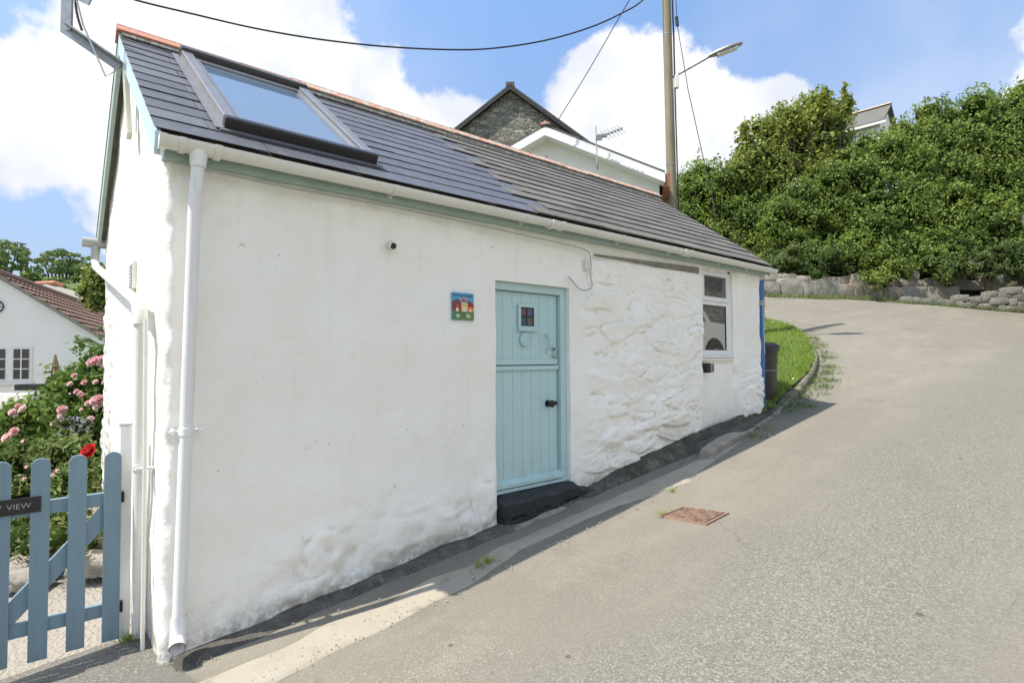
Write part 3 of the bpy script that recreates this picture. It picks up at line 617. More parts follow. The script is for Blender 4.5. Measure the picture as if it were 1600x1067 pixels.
# roof
sl = Vector((0, RY-EY, RZ-EZ)); SL = sl.length; su = sl.normalized(); sn = Vector((0, -su.z, su.y))   # up-slope, normal
def rp(x, v, h=0): return Vector((x, EY, EZ)) + su*(v*SL) + sn*h
SKY = (.33, 1.31, .13, .86)   # skylight x0,x1,v0,v1
def roof():
    deck = MB(); deck.prism([rp(-.05, .0, -.03), rp(-.05, 1, -.03), Vector((-.05, 2*RY-EY, EZ-.03)), Vector((-.05, 2*RY-EY-.02, EZ-.07)), rp(-.05, 1, -.07), rp(-.05, .005, -.05)], (Lw+.12, 0, 0))
    ro = deck.build('roof', 'grey_timber', cot)
    NC = 12; g = SL/NC
    for matn, lo, hi in (('slate_new', -.08, 2.9), ('slate_old', 2.9, 7.27)):
        s = MB(); wdt = .60 if matn == 'slate_new' else .45; th = .004 if matn == 'slate_new' else .0075
        for c in range(NC):
            jag = 0 if c % 2 else .3
            x = -.08 - (wdt/2 if c % 2 else 0); 
            bound = 2.9 + (.10 if c % 2 else -.12) + .05*math.sin(c*2.1) - .0*c
            a0, a1 = (-.08, bound) if matn == 'slate_new' else (bound, 7.27)
            x = a0 - (wdt/2 if c % 2 else 0)
            while x < a1:
                xa = max(x + .0025, a0); xb = min(x + wdt - .0025, a1)
                if xb - xa > .03:
                    j = random.uniform(-.003, .003); ja = random.uniform(0, .003); v0 = c*g/SL; v1 = min((c*g + g*1.28)/SL, 1.0)
                    p = [rp(xa, v0 - .002 + j/SL, th*2.1 + ja), rp(xb, v0 - .002 + j/SL, th*2.1 + ja + random.uniform(-.001, .001)), rp(xb, v1, .001 + th*.0), rp(xa, v1, .001)]
                    s.prism(p, sn*th)
                x += wdt
        s.build('slates', matn, ro)
    # back slope, one sheet of slates as ribs
    s = MB()
    for c in range(NC):
        y0 = 2*RY-EY - (RY-EY)*c/NC; y1 = 2*RY-EY - (RY-EY)*(c+1.2)/NC; z0 = EZ + (RZ-EZ)*c/NC; z1 = EZ + (RZ-EZ)*min(1, (c+1.2)/NC); y1 = max(y1, RY)
        s.prism([(-.08, y0, z0+.02), (7.27, y0, z0+.02), (7.27, y1, z1), (-.08, y1, z1)], (0, .005, .008))
    s.build('slates', 'slate_old', ro)
    # ridge tiles
    r = MB(); x = -.09
    while x < 7.27:
        L_ = min(.46, 7.29-x); dz = random.uniform(-.006, .006) + .03*x/7.3; a = .145
        q = Vector((x, RY, RZ+.055+dz)); ang = math.atan2(RZ-EZ, RY-EY)
        for sg in (-1, 1):
            d = Vector((0, sg*math.cos(ang), -math.sin(ang))); n = Vector((0, sg*math.sin(ang), math.cos(ang)))
            r.prism([q, q + d*a, q + d*a + n*.014, q + n*.018], (L_-.006, 0, 0))
        r.tube([q + Vector((0,0,.004)), q + Vector((L_-.006, 0, .004))], .02, 8)
        x += .46
    r.build('ridge_tiles', 'ridge_clay', ro)
    mo = MB(); 
    for i in range(150):
        x = -.07 + 7.3*i/150; w = .022 + .012*random.random()
        mo.prism([rp(x, 1-.052-w*.4, .02), rp(x+.05, 1-.052-w*.4+random.uniform(-.004,.004), .02), rp(x+.05, 1-.02, .05), rp(x, 1-.02, .05)], sn*.012)
    mo.build('mortar', 'mortar', ro)
roof()
# fascia, soffit, bargeboards
MB().box((-.02, -.065, 2.835), (7.2, -.035, 2.955)).build('fascia', 'sage_paint', cot, bevel=.004)
MB().box((-.02, -.035, 2.84), (7.2, .04, 2.852)).build('soffit', 'sage_paint', cot)
b = MB(); T = .13
for sg in (0,):
    b.prism([Vector((-.075, EY+.0, EZ-.01)), Vector((-.075, RY, RZ-.01)), Vector((-.075, RY, RZ-.01-T*1.2)), Vector((-.075, EY+.03, EZ-.01-T*.95))], (.03, 0, 0))
b.build('bargeboard', 'pale_blue_paint', cot)
b = MB(); b.prism([Vector((-.075, 2*RY-EY, EZ-.01)), Vector((-.075, RY+.004, RZ-.01)), Vector((-.075, RY+.004, RZ-.01-T*1.2)), Vector((-.075, 2*RY-EY, EZ-.01-T*1.2))], (.03, 0, 0))
b.build('bargeboard', 'sage_paint', cot)
b = MB(); b.prism([Vector((7.24, EY+.0, EZ-.01)), Vector((7.24, RY, RZ-.01)), Vector((7.24, RY, RZ-.01-T*1.2)), Vector((7.24, EY+.03, EZ-.01-T*.9))], (.03, 0, 0)); b.build('bargeboard', 'sage_paint', cot)
# gutter: half round with sockets
def gutter():
    GY, GZ, r = -.135, 2.925, .056; x0, x1 = -.06, 7.34
    def half(xa, xb, r, th=.004, dip=lambda x: -.0*x):
        V = []; n = 13
        for x in (xa, xb):
            for k in range(n): a = math.pi + math.pi*k/(n-1); V.append((x, GY + r*math.cos(a), GZ + dip(x) + r*math.sin(a)))
            for k in range(n-1, -1, -1): a = math.pi + math.pi*k/(n-1); V.append((x, GY + (r-th)*math.cos(a), GZ + dip(x) + (r-th)*math.sin(a)))
        m = 2*n; F = [(i, (i+1) % m, m + (i+1) % m, m+i) for i in range(m)] + [tuple(range(m))[::-1], tuple(range(m, 2*m))]
        return V, F
    g = MB(); g.add(*half(x0, x1, r)); 
    g.prism([(x0, GY + r*math.cos(math.pi + math.pi*k/12), GZ + r*math.sin(math.pi + math.pi*k/12)) for k in range(13)], (.006, 0, 0))
    g.prism([(x1, GY + r*math.cos(math.pi + math.pi*k/12), GZ + r*math.sin(math.pi + math.pi*k/12)) for k in range(13)], (-.006, 0, 0))
    go = g.build('gutter', 'upvc_old', cot, smooth=True)
    for (xa, xb) in ((-.062, .245), (2.90, 3.06), (5.0, 5.16)):
        c = MB(); c.add(*half(xa, xa+.035, r+.014, .012)); c.add(*half(xa+.035, xb-.035, r+.006, .005)); c.add(*half(xb-.035, xb, r+.014, .012))
        if xa < 0: c.add(*half(.035, .065, r+.014, .008))
        c.build('joint', 'upvc_old', go, smooth=True)
    for x in (1.35, 2.6, 3.9, 4.8, 5.9, 6.6):
        k = MB(); k.add(*half(x, x+.028, r+.005, .004)); k.box((x, -.068, GZ-.07), (x+.028, -.062, GZ+.0)); k.box((x+.009, -.1, GZ-.075), (x+.019, -.066, GZ-.045)); k.build('bracket', 'upvc_old', go)
    # downpipe
    d = MB(); path = [(.135, GY, GZ-.04), (.132, GY+.005, GZ-.14), (.128, -.085, 2.6), (.075, -.085, .30), (.072, -.085, .235)]
    d.tube(path, .034, 18); dp = d.build('downpipe', 'upvc_white', cot, smooth=True)
    e = MB(); e.tube([(.135, GY, GZ-.03), (.133, GY, GZ-.13)], [.05, .0405], 18); e.build('outlet', 'upvc_white', dp, smooth=True); e = MB(); e.tube([(.072, -.085, .30), (.072, -.085, .225), (.068, -.10, .18), (.055, -.16, .155)], [.0405, .0405, .041, .042], 18, caps=False)
    e.tube([(.055, -.158, .156), (.068, -.10, .18), (.07, -.088, .215)], [.036, .036, .034], 18, caps=False)
    e.build('shoe', 'upvc_white', dp, smooth=True)
    k = MB(); k.tube([(.099, -.085, 1.285), (.0995, -.085, 1.325)], .0395, 18); k.box((.035, -.09, 1.292), (.045, .0, 1.318)); k.box((.155, -.09, 1.292), (.165, .0, 1.318)); k.box((.02, -.075, 1.30), (.18, -.05, 1.312)); k.build('clip', 'upvc_white', dp, smooth=True)
gutter()
# thin cable under the fascia and down to a junction
def cablew(pts, r, name, mat, label, cat='cable'):
    b = MB(); b.tube(resample3([(x, y-.02, z) for x, y, z in pts]), r, 6); o = b.build(name, mat, None, smooth=True); return tag(o, label, cat)
def resample3(P, n=10):
    P = [Vector(p) for p in P]; out = []
    for i in range(len(P)-1):
        p0 = P[max(i-1,0)]; p1 = P[i]; p2 = P[i+1]; p3 = P[min(i+2, len(P)-1)]
        for k in range(n): t = k/n; out.append(.5*((2*p1) + (p2-p0)*t + (2*p0-5*p1+4*p2-p3)*t*t + (3*p1-p0-3*p2+p3)*t**3))
    return out + [P[-1]]
cablew([(.02,-.045,2.815),(.6,-.04,2.80),(1.4,-.03,2.805),(2.2,-.035,2.79),(2.9,-.03,2.775),(3.3,-.03,2.765),(3.50,-.035,2.74),(3.545,-.04,2.66),(3.55,-.035,2.5),(3.56,-.04,2.40),(3.47,-.045,2.355),(3.38,-.03,2.37),(3.28,-.02,2.45),(3.24,-.02,2.47)], .006, 'wall_cable', 'cable_grey', 'thin grey cable running under the eave and looping down beside the door head')
b = MB(); b.box((3.49, -.045, 2.56), (3.54, -.0, 2.66)); b.build('junction', 'upvc_old', None, bevel=.006); tag(bpy.data.objects['junction'], 'small off white junction box on the wall below the gutter, right of the door', 'junction box')

# skylight
def skylight():
    x0, x1, v0, v1 = SKY; s = MB()
    fr = (rp(0, 0), Vector((1,0,0)), su, sn)
    a, b_ = v0*SL, v1*SL
    root = MB().box((x0+.02, a+.02, .0), (x1-.02, b_-.03, .012), fr).build('skylight', 'skylight_metal', cot)
    MB().box((x0-.02, a, .0), (x0+.062, b_+.0, .085), fr).build('side_rail', 'lead_grey', root, bevel=.008)
    MB().box((x1-.062, a, .0), (x1+.02, b_, .085), fr).build('side_rail', 'lead_grey', root, bevel=.008)
    MB().box((x0-.025, b_-.02, .0), (x1+.025, b_+.075, .105), fr).build('hood', 'skylight_metal', root, bevel=.015)
    MB().box((x0-.022, a-.06, .005), (x1+.022, a+.01, .092), fr).build('cladding', 'black_plastic', root, bevel=.012)
    # sash frame inside
    t = MB(); t.box((x0+.076, b_-.10, .01), (x1-.076, b_-.021, .06), fr); t.box((x0+.076, a+.011, .02), (x1-.076, a+.03, .088), fr)
    t.box((x0+.076, a+.03, .02), (x0+.092, b_-.1, .07), fr); t.box((x1-.092, a+.03, .02), (x1-.076, b_-.1, .07), fr); t.build('sash', 'lead_grey', root)
    MB().box((x0+.0925, a+.031, .03), (x1-.0925, b_-.1005, .042), fr).build('pane', 'glass_roof', root)
    f = MB(); f.box((x0-.07, a-.08, .020), (x0-.021, b_+.08, .027), fr); f.box((x1+.021, a-.08, .020), (x1+.06, b_+.08, .027), fr); f.box((x0-.05, a-.10, .018), (x1+.05, a-.061, .024), fr); f.build('flashing', 'lead_grey', root)
    # ribbed top rails of the hood
    h = MB()
    for k in range(3): h.box((x0-.02, b_-.01+k*.028, .106), (x1+.02, b_+.002+k*.028, .112), fr)
    h.build('hood_rail', 'lead_grey', root)
skylight()

# door
def door():
    X0, X1, Y = 2.405, 3.225, .085
    F = MB(); F.box((3.225, .045, .56), (3.298, .12, 2.30)); F.box((2.402, .045, 2.300), (3.298, .12, 2.368)); F.box((2.40, .06, .56), (2.432, .12, 2.30)); F.build('door_frame', 'door_paint', cot, bevel=.004)
    F = MB(); F.prism([(2.40, .03, .552), (3.30, .03, .552), (3.30, .12, .552), (2.40, .12, .552)], (0, 0, .028)); F.build('threshold', 'door_paint', cot, bevel=.004)
    d = MB(); n = 7; w = (X1-.01 - 2.437)/n
    D = MB(); D.box((2.437, Y+.006, .60), (3.215, Y+.05, 1.635)); D.box((2.437, Y+.006, 1.645), (3.215, Y+.05, 2.295))
    for (za, zb) in ((.60, 1.635), (1.645, 2.295)):
        for i in range(n):
            x = 2.437 + i*w; dark = 1
            if za > 1.6:       # leave the little window open
                parts = [(za, zb)]
                if x < 2.93 and x + w > 2.73: parts = [(za, 1.99), (2.165, zb)]
            else: parts = [(za, zb)]
            for (p, q) in parts: D.box((x+.0012, Y+.0025, p), (x+w-.0012, Y+.006, q))
    do = D.build('door', 'door_paint', cot, bevel=.002)
    w_ = MB(); w_.box((2.437, Y-.022, 1.60), (3.215, Y-.001, 1.638)); w_.box((2.437, Y-.010, 1.648), (3.215, Y-.001, 1.70)); w_.build('meeting_rail', 'door_paint', do, bevel=.003)
    w_ = MB(); w_.prism([(2.415, Y-.001, .66), (2.415, Y-.055, .625), (2.415, Y-.055, .59), (2.415, Y-.001, .585)], (.83, 0, 0)); w_.build('weather_bar', 'door_paint', do, bevel=.003)
    # window
    x0, x1, z0, z1 = 2.75, 2.91, 1.995, 2.165
    f = MB(); 
    for bx in (((x0-.03, Y-.016, z0-.03), (x1+.03, Y-.001, z0)), ((x0-.03, Y-.016, z1), (x1+.03, Y-.001, z1+.03)), ((x0-.03, Y-.016, z0), (x0, Y-.001, z1)), ((x1, Y-.016, z0), (x1+.03, Y-.001, z1))): f.box(*bx)
    f.box((x0-.045, Y-.03, z0-.045), (x1+.045, Y-.0165, z0-.028))
    f.build('window_frame', 'door_paint', do, bevel=.002)
    bars = MB(); bars.box(((x0+x1)/2-.006, Y-.006, z0), ((x0+x1)/2+.006, Y-.001, z1)); bars.box((x0, Y-.0075, (z0+z1)/2-.006), (x1, Y-.0012, (z0+z1)/2+.006))
    for bx in (((x0, Y-.008, z0), (x0+.008, Y-.0015, z1)), ((x1-.008, Y-.008, z0), (x1, Y-.0015, z1)), ((x0+.008, Y-.008, z0), (x1-.008, Y-.0015, z0+.008)), ((x0+.008, Y-.008, z1-.008), (x1-.008, Y-.0015, z1))): bars.box(*bx)
    bars.build('glazing_bars', 'black_iron', do)
    cols = [('glass_rose', (.10,.03,.045)), ('glass_sky', (.05,.075,.12)), ('glass_blue', (.02,.045,.11)), ('glass_straw', (.09,.085,.06))]
    xm, zm = (x0+x1)/2, (z0+z1)/2
    for (nm, c), (a, b_, c0, c1) in zip(cols, ((x0+.008, xm-.006, zm+.006, z1-.008), (xm+.006, x1-.008, zm+.006, z1-.008), (x0+.008, xm-.006, z0+.008, zm-.006), (xm+.006, x1-.008, z0+.008, zm-.006))):
        glass(nm, c, .15, 1.5); q = MB().box((a, Y-.0035, c0), (b_, Y-.0005, c1)).build('pane', nm, do)
    simple('curtain', (.45,.42,.32), .8)
    r = MB(); c = Vector((2.80, Y, 1.872)); r.tube([c, c+Vector((0,-.018,0))], .062, 32); ro = r.build('round_plate', 'door_paint', do, bevel=.003)
    t = MB()
    t.tube([c+Vector((.050*math.cos(a), -.019, .050*math.sin(a))) for a in [2*math.pi*k/32 for k in range(33)]], .0025, 5)
    for k in range(3): t.box((c.x-.03+.006*abs(k-1), c.y-.0205, c.z+.018-.02*k), (c.x+.03-.006*abs(k-1), c.y-.0185, c.z+.024-.02*k))
    t.build('plate_relief', 'door_paint', do)
    h = MB(); h.tube(resample3([(3.075, Y, 1.915), (3.075, Y-.035, 1.91), (3.08, Y-.045, 1.86), (3.085, Y-.04, 1.80), (3.085, Y-.002, 1.785)], 6), .008, 8); h.box((3.06, Y-.004, 1.90), (3.09, Y-.0005, 1.945)); h.box((3.07, Y-.004, 1.745), (3.1, Y-.0005, 1.79)); h.build('handle', 'door_paint', do)
    k = MB(); k.tube([(3.085, Y, 1.285), (3.085, Y-.008, 1.285), (3.085, Y-.0085, 1.285), (3.085, Y-.03, 1.285), (3.085, Y-.038, 1.285), (3.085, Y-.062, 1.285), (3.085, Y-.07, 1.285)], [.032, .03, .012, .012, .03, .034, .016], 20); k.box((3.12, Y-.012, 1.265), (3.20, Y-.001, 1.30)); k.build('knob', 'black_iron', do, smooth=True)
    l = MB(); l.tube([(3.165, Y, 1.79), (3.165, Y-.012, 1.79)], .022, 18); l.build('lock', 'steel', do); l = MB(); l.box((3.145, Y-.02, 1.715), (3.20, Y-.001, 1.738)); l.tube([(3.17, Y-.018, 1.727), (3.17, Y-.03, 1.727), (3.20, Y-.034, 1.727)], .008, 8); l.build('latch', 'steel', do)
    l = MB(); l.tube([(3.165, Y-.0125, 1.79), (3.165, Y-.016, 1.79)], .012, 12); l.build('keyhole', 'black_iron', do)
door()
# window at the right end
def win():
    Y = .05; x0, x1, z0, z1 = 5.70, 6.385, 1.735, 2.80; zm = 2.40
    f = MB(); w = .06
    for a, b_ in (((x0, Y, z0), (x1, Y+.07, z0+w)), ((x0, Y, z1-w), (x1, Y+.07, z1)), ((x0, Y, z0+w), (x0+w, Y+.07, z1-w)), ((x1-w, Y, z0+w), (x1, Y+.07, z1-w)), ((x0+w, Y, zm-.035), (x1-w, Y+.07, zm+.035))): f.box(a, b_)
    wo = f.build('window', 'upvc_white', cot, bevel=.006)
    s = MB()       # top-hung sash stands proud
    for a, b_ in (((x0+.01, Y-.018, zm+.015), (x1-.01, Y-.001, zm+.07)), ((x0+.01, Y-.018, z1-.065), (x1-.01, Y-.001, z1-.01)), ((x0+.01, Y-.018, zm+.07), (x0+.07, Y-.001, z1-.065)), ((x1-.07, Y-.018, zm+.07), (x1-.01, Y-.001, z1-.065))): s.box(a, b_)
    s.build('sash', 'upvc_white', wo, bevel=.005)
    for (za, zb) in ((z0+w, zm-.035), (zm+.07, z1-.065)):
        MB().box((x0+w, Y+.012, za), (x1-w, Y+.026, zb)).build('pane', 'glass_pane', wo)
    g = MB()
    for (za, zb) in ((z0+w, zm-.035),):
        for a, b_ in (((x0+w, Y+.004, za), (x0+w+.008, Y+.011, zb)), ((x1-w-.008, Y+.004, za), (x1-w, Y+.011, zb)), ((x0+w+.008, Y+.004, zb-.008), (x1-w-.008, Y+.011, zb)), ((x0+w+.008, Y+.004, za), (x1-w-.008, Y+.011, za+.008))): g.box(a, b_)
    g.build('gasket', 'black_plastic', wo)
    MB().box((x0-.03, Y-.05, z0-.035), (x1+.04, Y+.06, z0-.001)).build('sill', 'upvc_white', wo, bevel=.006)
    MB().box((5.66, .02, 1.66), (6.45, .18, 1.698)).box((5.645, .055, 1.70), (5.699, .18, 2.83)).box((6.386, .055, 1.70), (6.43, .18, 2.83)).box((5.66, .055, 2.801), (6.43, .18, 2.86)).build('window_surround', 'limewash', cot)
win()
# things on the front wall
def plaque():
    x0, x1, z0, z1 = 1.943, 2.155, 2.012, 2.232; Y = -.022
    pl = empty('wall_plaque', ((x0+x1)/2, Y, z0), 'square painted tile of colourful barns and a sun, left of the blue door', 'plaque')
    simple('tile_sky', (.13,.42,.70), .15, sc=14, var=.3); simple('tile_grass', (.14,.27,.06), .15, sc=30, var=.5); simple('tile_red', (.36,.03,.025), .15, sc=20); simple('tile_hill', (.22,.06,.05), .15, sc=20, var=.4)
    simple('tile_yellow', (.75,.60,.22), .15); simple('tile_orange', (.78,.25,.03), .15); simple('tile_white', (.7,.7,.62), .15); simple('tile_ink', (.02,.04,.07), .3); simple('tile_green', (.30,.50,.32), .2)
    W_ = x1-x0; H_ = z1-z0
    def P(u, v, d): return (x0+u*W_, Y-d, z0+v*H_)
    MB().box((x0, Y, z0), (x1, Y+.014, z1)).build('tile', 'tile_sky', pl, bevel=.003)
    def poly(uv, mat, d, name='painted_shape'):
        MB().prism([P(u, v, d) for u, v in uv], (0, .0012, 0)).build(name, mat, pl)
    arch = lambda u, v, w, h: [(u-w/2, v)] + [(u - w/2*math.cos(math.pi*k/8), v+h-w/2+ w/2*math.sin(math.pi*k/8)) for k in range(9)] + [(u+w/2, v)]
    poly([(.005,.3),(.005,.66),(.12,.72),(.25,.76),(.4,.66),(.62,.66),(.78,.72),(.9,.66),(.995,.6),(.995,.3)], 'tile_hill', .0016, 'hills')
    poly([(.005,.005),(.995,.005),(.995,.30),(.7,.34),(.35,.33),(.005,.36)], 'tile_grass', .0021, 'meadow')
    poly([(.52+.14*math.cos(a), .70+.12*math.sin(a)) for a in [math.pi*k/12 for k in range(13)]], 'tile_orange', .0021, 'sun')
    poly([(.52+.08*math.cos(a), .70+.07*math.sin(a)) for a in [math.pi*k/12 for k in range(13)]], 'tile_red', .0026, 'sun')
    poly([(.06,.32),(.06,.55),(.22,.63),(.41,.55),(.41,.31)], 'tile_red', .0026, 'barn'); poly([(.72,.31),(.72,.50),(.84,.55),(.98,.50),(.98,.31)], 'tile_orange', .0026, 'barn'); poly([(.72,.50),(.84,.62),(.98,.52),(.98,.49),(.72,.48)], 'tile_red', .0031, 'roof')
    poly([(.41,.31),(.41,.64),(.70,.64),(.70,.31)], 'tile_yellow', .0031, 'barn')
    for u, w in ((.22,.13),(.555,.15),(.83,.10)): poly(arch(u, .315, w, .14 if w > .12 else .11), 'tile_white', .0037, 'archway')
    for u in (.50, .61): poly([(u-.035,.53),(u,.57),(u+.035,.53),(u+.01,.53),(u,.545)], 'tile_ink', .0037, 'window_mark')
    poly([(.20,.51),(.23,.54),(.26,.51)], 'tile_white', .0037, 'window_mark')
    for cu in (.25, .72):
        for k in range(7):
            a = math.radians(25+k*22); b2 = [(cu, .08)]; 
            poly([(cu,.07),(cu+.11*math.cos(a)-.02*math.sin(a), .08+.13*math.sin(a)+.02*math.cos(a)),(cu+.14*math.cos(a), .08+.17*math.sin(a)),(cu+.11*math.cos(a)+.02*math.sin(a), .08+.13*math.sin(a)-.02*math.cos(a))], 'tile_white' if k % 2 else 'tile_green', .0031+.0003*k, 'flower')
    tx = bpy.data.curves.new('lettering', 'FONT'); tx.body = 'THE OLD STABLE'; tx.size = .030; tx.extrude = .0004; tx.align_x = 'CENTER'
    to = bpy.data.objects.new('tmp', tx); COL.objects.link(to); bpy.context.view_layer.update()
    me = bpy.data.meshes.new_from_object(to.evaluated_get(bpy.context.evaluated_depsgraph_get())); bpy.data.objects.remove(to)
    mw = Matrix.Translation(Vector(((x0+x1)/2-.005, Y-.0025, z0+.85*H_))) @ Matrix.Rotation(math.pi/2, 4, 'X') @ Matrix.Scale(.86, 4, (1,0,0)); me.transform(mw); link('lettering', me, 'tile_ink', pl)
plaque()
b = MB(); b.tube([(1.405, .0, 2.535), (1.405, -.03, 2.535)], .032, 16); b.tube([(1.405, -.03, 2.535), (1.40, -.06, 2.525), (1.39, -.085, 2.515)], [.02, .03, .03], 16); o = b.build('security_light', 'upvc_old', None, smooth=True); tag(o, 'small round off white sensor fixed high on the wall left of the door', 'sensor')
b2 = MB(); b2.tube([(1.39, -.0852, 2.515), (1.388, -.088, 2.514)], .022, 16); b2.build('lens', 'black_plastic', o)
# key safe
ks = empty('key_safe', (5.72, -.01, 1.52), 'small black and grey key safe below the window sill', 'key safe')
MB().box((5.665, -.065, 1.515), (5.74, .045, 1.635)).build('housing', 'black_plastic', ks, bevel=.012)
MB().box((5.69, -.084, 1.520), (5.765, -.0655, 1.632)).build('front_cover', 'lead_grey', ks, bevel=.012)
b = MB(); 
for k in range(4): b.box((5.735, -.088, 1.548+k*.018), (5.75, -.0842, 1.560+k*.018))
b.build('dials', 'black_plastic', ks)

# gable side: downpipe offset, vent, meter-cupboard post, bracket
def gable_side():
    d = MB(); path = [(-.10, 4.05-.35, 2.93), (-.10, 3.4, 2.92), (-.10, 3.35, 2.88), (-.08, 3.35, 2.78)]
    # back gutter stub and swept pipe down to the front
    d = MB(); d.tube([(-.20, 3.52, 2.93), (.05, 3.52, 2.93)], .05, 14); d.build('gutter', 'cable_grey', cot, smooth=True)
    d = MB(); d.tube([(-.09, 3.5, 2.90), (-.09, 3.49, 2.72)], .036, 14); d.build('pipe_drop', 'cable_grey', cot, smooth=True)
    p = [(-.09, 3.49, 2.74), (-.085, 3.40, 2.66), (-.075, .42, 2.06), (-.075, .335, 1.98), (-.070, .33, 1.85), (-.045, .46, -.03)]
    d = MB(); d.tube(p, .034, 16); dp = d.build('downpipe', 'upvc_old', cot, smooth=True)
    e = MB(); e.tube([(-.075, .46, 2.068), (-.075, .375, 2.05), (-.075, .335, 1.98), (-.075, .33, 1.92)], .041, 16); e.build('elbow', 'upvc_old', dp, smooth=True)
    k = MB()
    for z in (1.05,): k.tube([(-.0595, .384, z), (-.0600, .382, z+.03)], .040, 16); k.box((-.09, .29, z+.005), (.0, .33, z+.02))
    k.build('clip', 'upvc_old', dp, smooth=True)
    d = MB(); d.tube([(-.055, .26, 1.95), (-.05, .255, 1.2), (-.05, .25, .0)], .012, 10); d.build('thin_pipe', 'upvc_old', cot, smooth=True)
    # vent grille
    v = MB(); v.box((-.03, 1.10, 2.22), (.0, 1.30, 2.42)); vo = v.build('vent', 'upvc_old', cot, bevel=.004)
    s = MB(); 
    for k in range(7): s.box((-.036, 1.12, 2.24+k*.024), (-.0305, 1.28, 2.252+k*.024))
    s.build('louvre', 'cable_grey', vo)
    # short rusty stubs
    pass
gable_side()
gp = MB(); gp.box((-.150, .47, -.03), (-.088, .55, 1.31)); o = gp.build('gate_post', 'upvc_white', None, bevel=.006); tag(o, 'white square gate post standing against the gable end', 'post')
c_ = MB().box((-.156, .464, 1.312), (-.082, .556, 1.325)).build('post_cap', 'upvc_old', o)
# steel bracket carrying the wires at the gable top
def bracket():
    br = empty('cable_bracket', (-.05, 1.25, 3.3), 'bent galvanised steel bracket reaching out from the top of the gable', 'bracket')
    A = on_y(203, 212, 1.15); A = Vector((-.06, 1.12, 3.31)); B = Vector((-.075, 1.30, 3.90)); 
    Cc = at(104, 40, 4.05); D_ = at(108, -90, 4.05); 
    def bar(p, q, w, t, side):
        d = (q-p).normalized(); s = (side - d*side.dot(d)).normalized(); n = d.cross(s); m = MB(); m.box((0, -w/2, -t/2), ((q-p).length, w/2, t/2), (p, d, s, n)); return m
    s1 = Vector((0,1,0)); m = bar(A, B, .085, .03, s1); m.build('strap', 'cream_metal', br, bevel=.002)
    m = bar(B + Vector((-.012,0,0)), Cc, .09, .012, Vector((.3,1,0))); 
    d = (Cc-B).normalized(); nrm = d.cross(Vector((.3,1,0))).normalized(); off = nrm*.030
    m2 = bar(B + Vector((-.012,0,0)) + off, Cc + off, .012, .07, Vector((.3,1,0))); m.v += m2.v; m.f += [tuple(i+8 for i in f) for f in m2.f]; m.mi += [0]*6; m.build('arm', 'galvanised', br)
    m = bar(Cc - Vector((0,0,.04)), D_, .075, .02, RT); m.build('upright', 'galvanised', br)
    h = at(135, -2, 4.05); m = bar(at(116, -8, 4.0), at(141, 4, 4.0), .05, .012, UP); m.build('hook_plate', 'galvanised', br)
    t = MB(); t.tube([B + Vector((-.02,.02,-.02)), at(165, 120, 4.0), at(130, 40, 4.0), at(112, -30, 4.0)], .006, 6); t.build('earth_wire', 'cable_grey', br)
    t = MB(); t.tube(resample3([at(121, -40, 4.02), at(118, 0, 4.02), at(121, 25, 4.02), at(128, 48, 4.02)]), .008, 6); t.build('lead_cable', 'cable_black', br)
bracket()

# blue pipe at the far corner, and bin
bp = empty('blue_pipe', (7.33, .02, .9), 'bright blue drainpipe tied with white rope at the far corner of the cottage', 'drainpipe')
MB().tube([(7.33, .08, 1.0), (7.325, .06, 2.80)], .047, 16).build('pipe', 'blue_plastic', bp, smooth=True)
b = MB(); 
for z in (2.44, 2.455, 2.47, 2.49): b.tube([(7.327 + .053*math.cos(a), .065 + .053*math.sin(a), z + .01*math.sin(a*2)) for a in [2*math.pi*k/16 for k in range(17)]], .008, 6)
b.tube(resample3([(7.27, .02, 2.47), (7.23, -.01, 2.40), (7.22, -.03, 1.75)], 5), .006, 6)
b.build('rope', 'rope', bp)
def binn():
    g = float(hroad(7.9, .3)) + .20; cx, cy = 7.72, .27
    bo = empty('bin', (cx, cy, g), 'tall dark plastic dustbin with lid beside the grass verge', 'bin')
    def ring(z, rx, ry, n=24): return [(cx + rx*math.copysign(abs(math.cos(a))**.6, math.cos(a)), cy + ry*math.copysign(abs(math.sin(a))**.6, math.sin(a)), z) for a in [2*math.pi*k/n for k in range(n)]]
    def stack(rings):
        V = [v for r in rings for v in r]; n = len(rings[0]); F = []
        for i in range(len(rings)-1): F += [(i*n+k, i*n+(k+1) % n, (i+1)*n+(k+1) % n, (i+1)*n+k) for k in range(n)]
        F += [tuple(range(n)), tuple(range((len(rings)-1)*n, len(rings)*n))]; m = MB(); m.add(V, F); return m
    z0 = g-.1; H_ = 1.87 - z0
    stack([ring(z0, .17, .17), ring(z0+.05, .18, .18), ring(z0+H_*.9, .215, .215), ring(z0+H_*.905, .235, .235), ring(z0+H_*.97, .235, .235)]).build('body', 'bin_plastic', bo, smooth=True)
    stack([ring(z0+H_*.971, .245, .245), ring(z0+H_+.0, .245, .245), ring(z0+H_+.05, .17, .17), ring(z0+H_+.055, .02, .02)]).build('lid', 'bin_plastic', bo, smooth=True)
    MB().tube(resample3([(cx-.07, cy, z0+H_+.05), (cx-.05, cy, z0+H_+.10), (cx+.05, cy, z0+H_+.10), (cx+.07, cy, z0+H_+.05)], 5), .012, 8).build('handle', 'bin_plastic', bo)
    c = MB(); c.tube([Vector(v) + (Vector((v[0]-cx, v[1]-cy, 0)))*.02 - Vector((0,0,.0)) for v in ring(z0+H_*.55, .205, .205)] , .005, 5); c.build('bungee', 'cable_grey', bo)
binn()

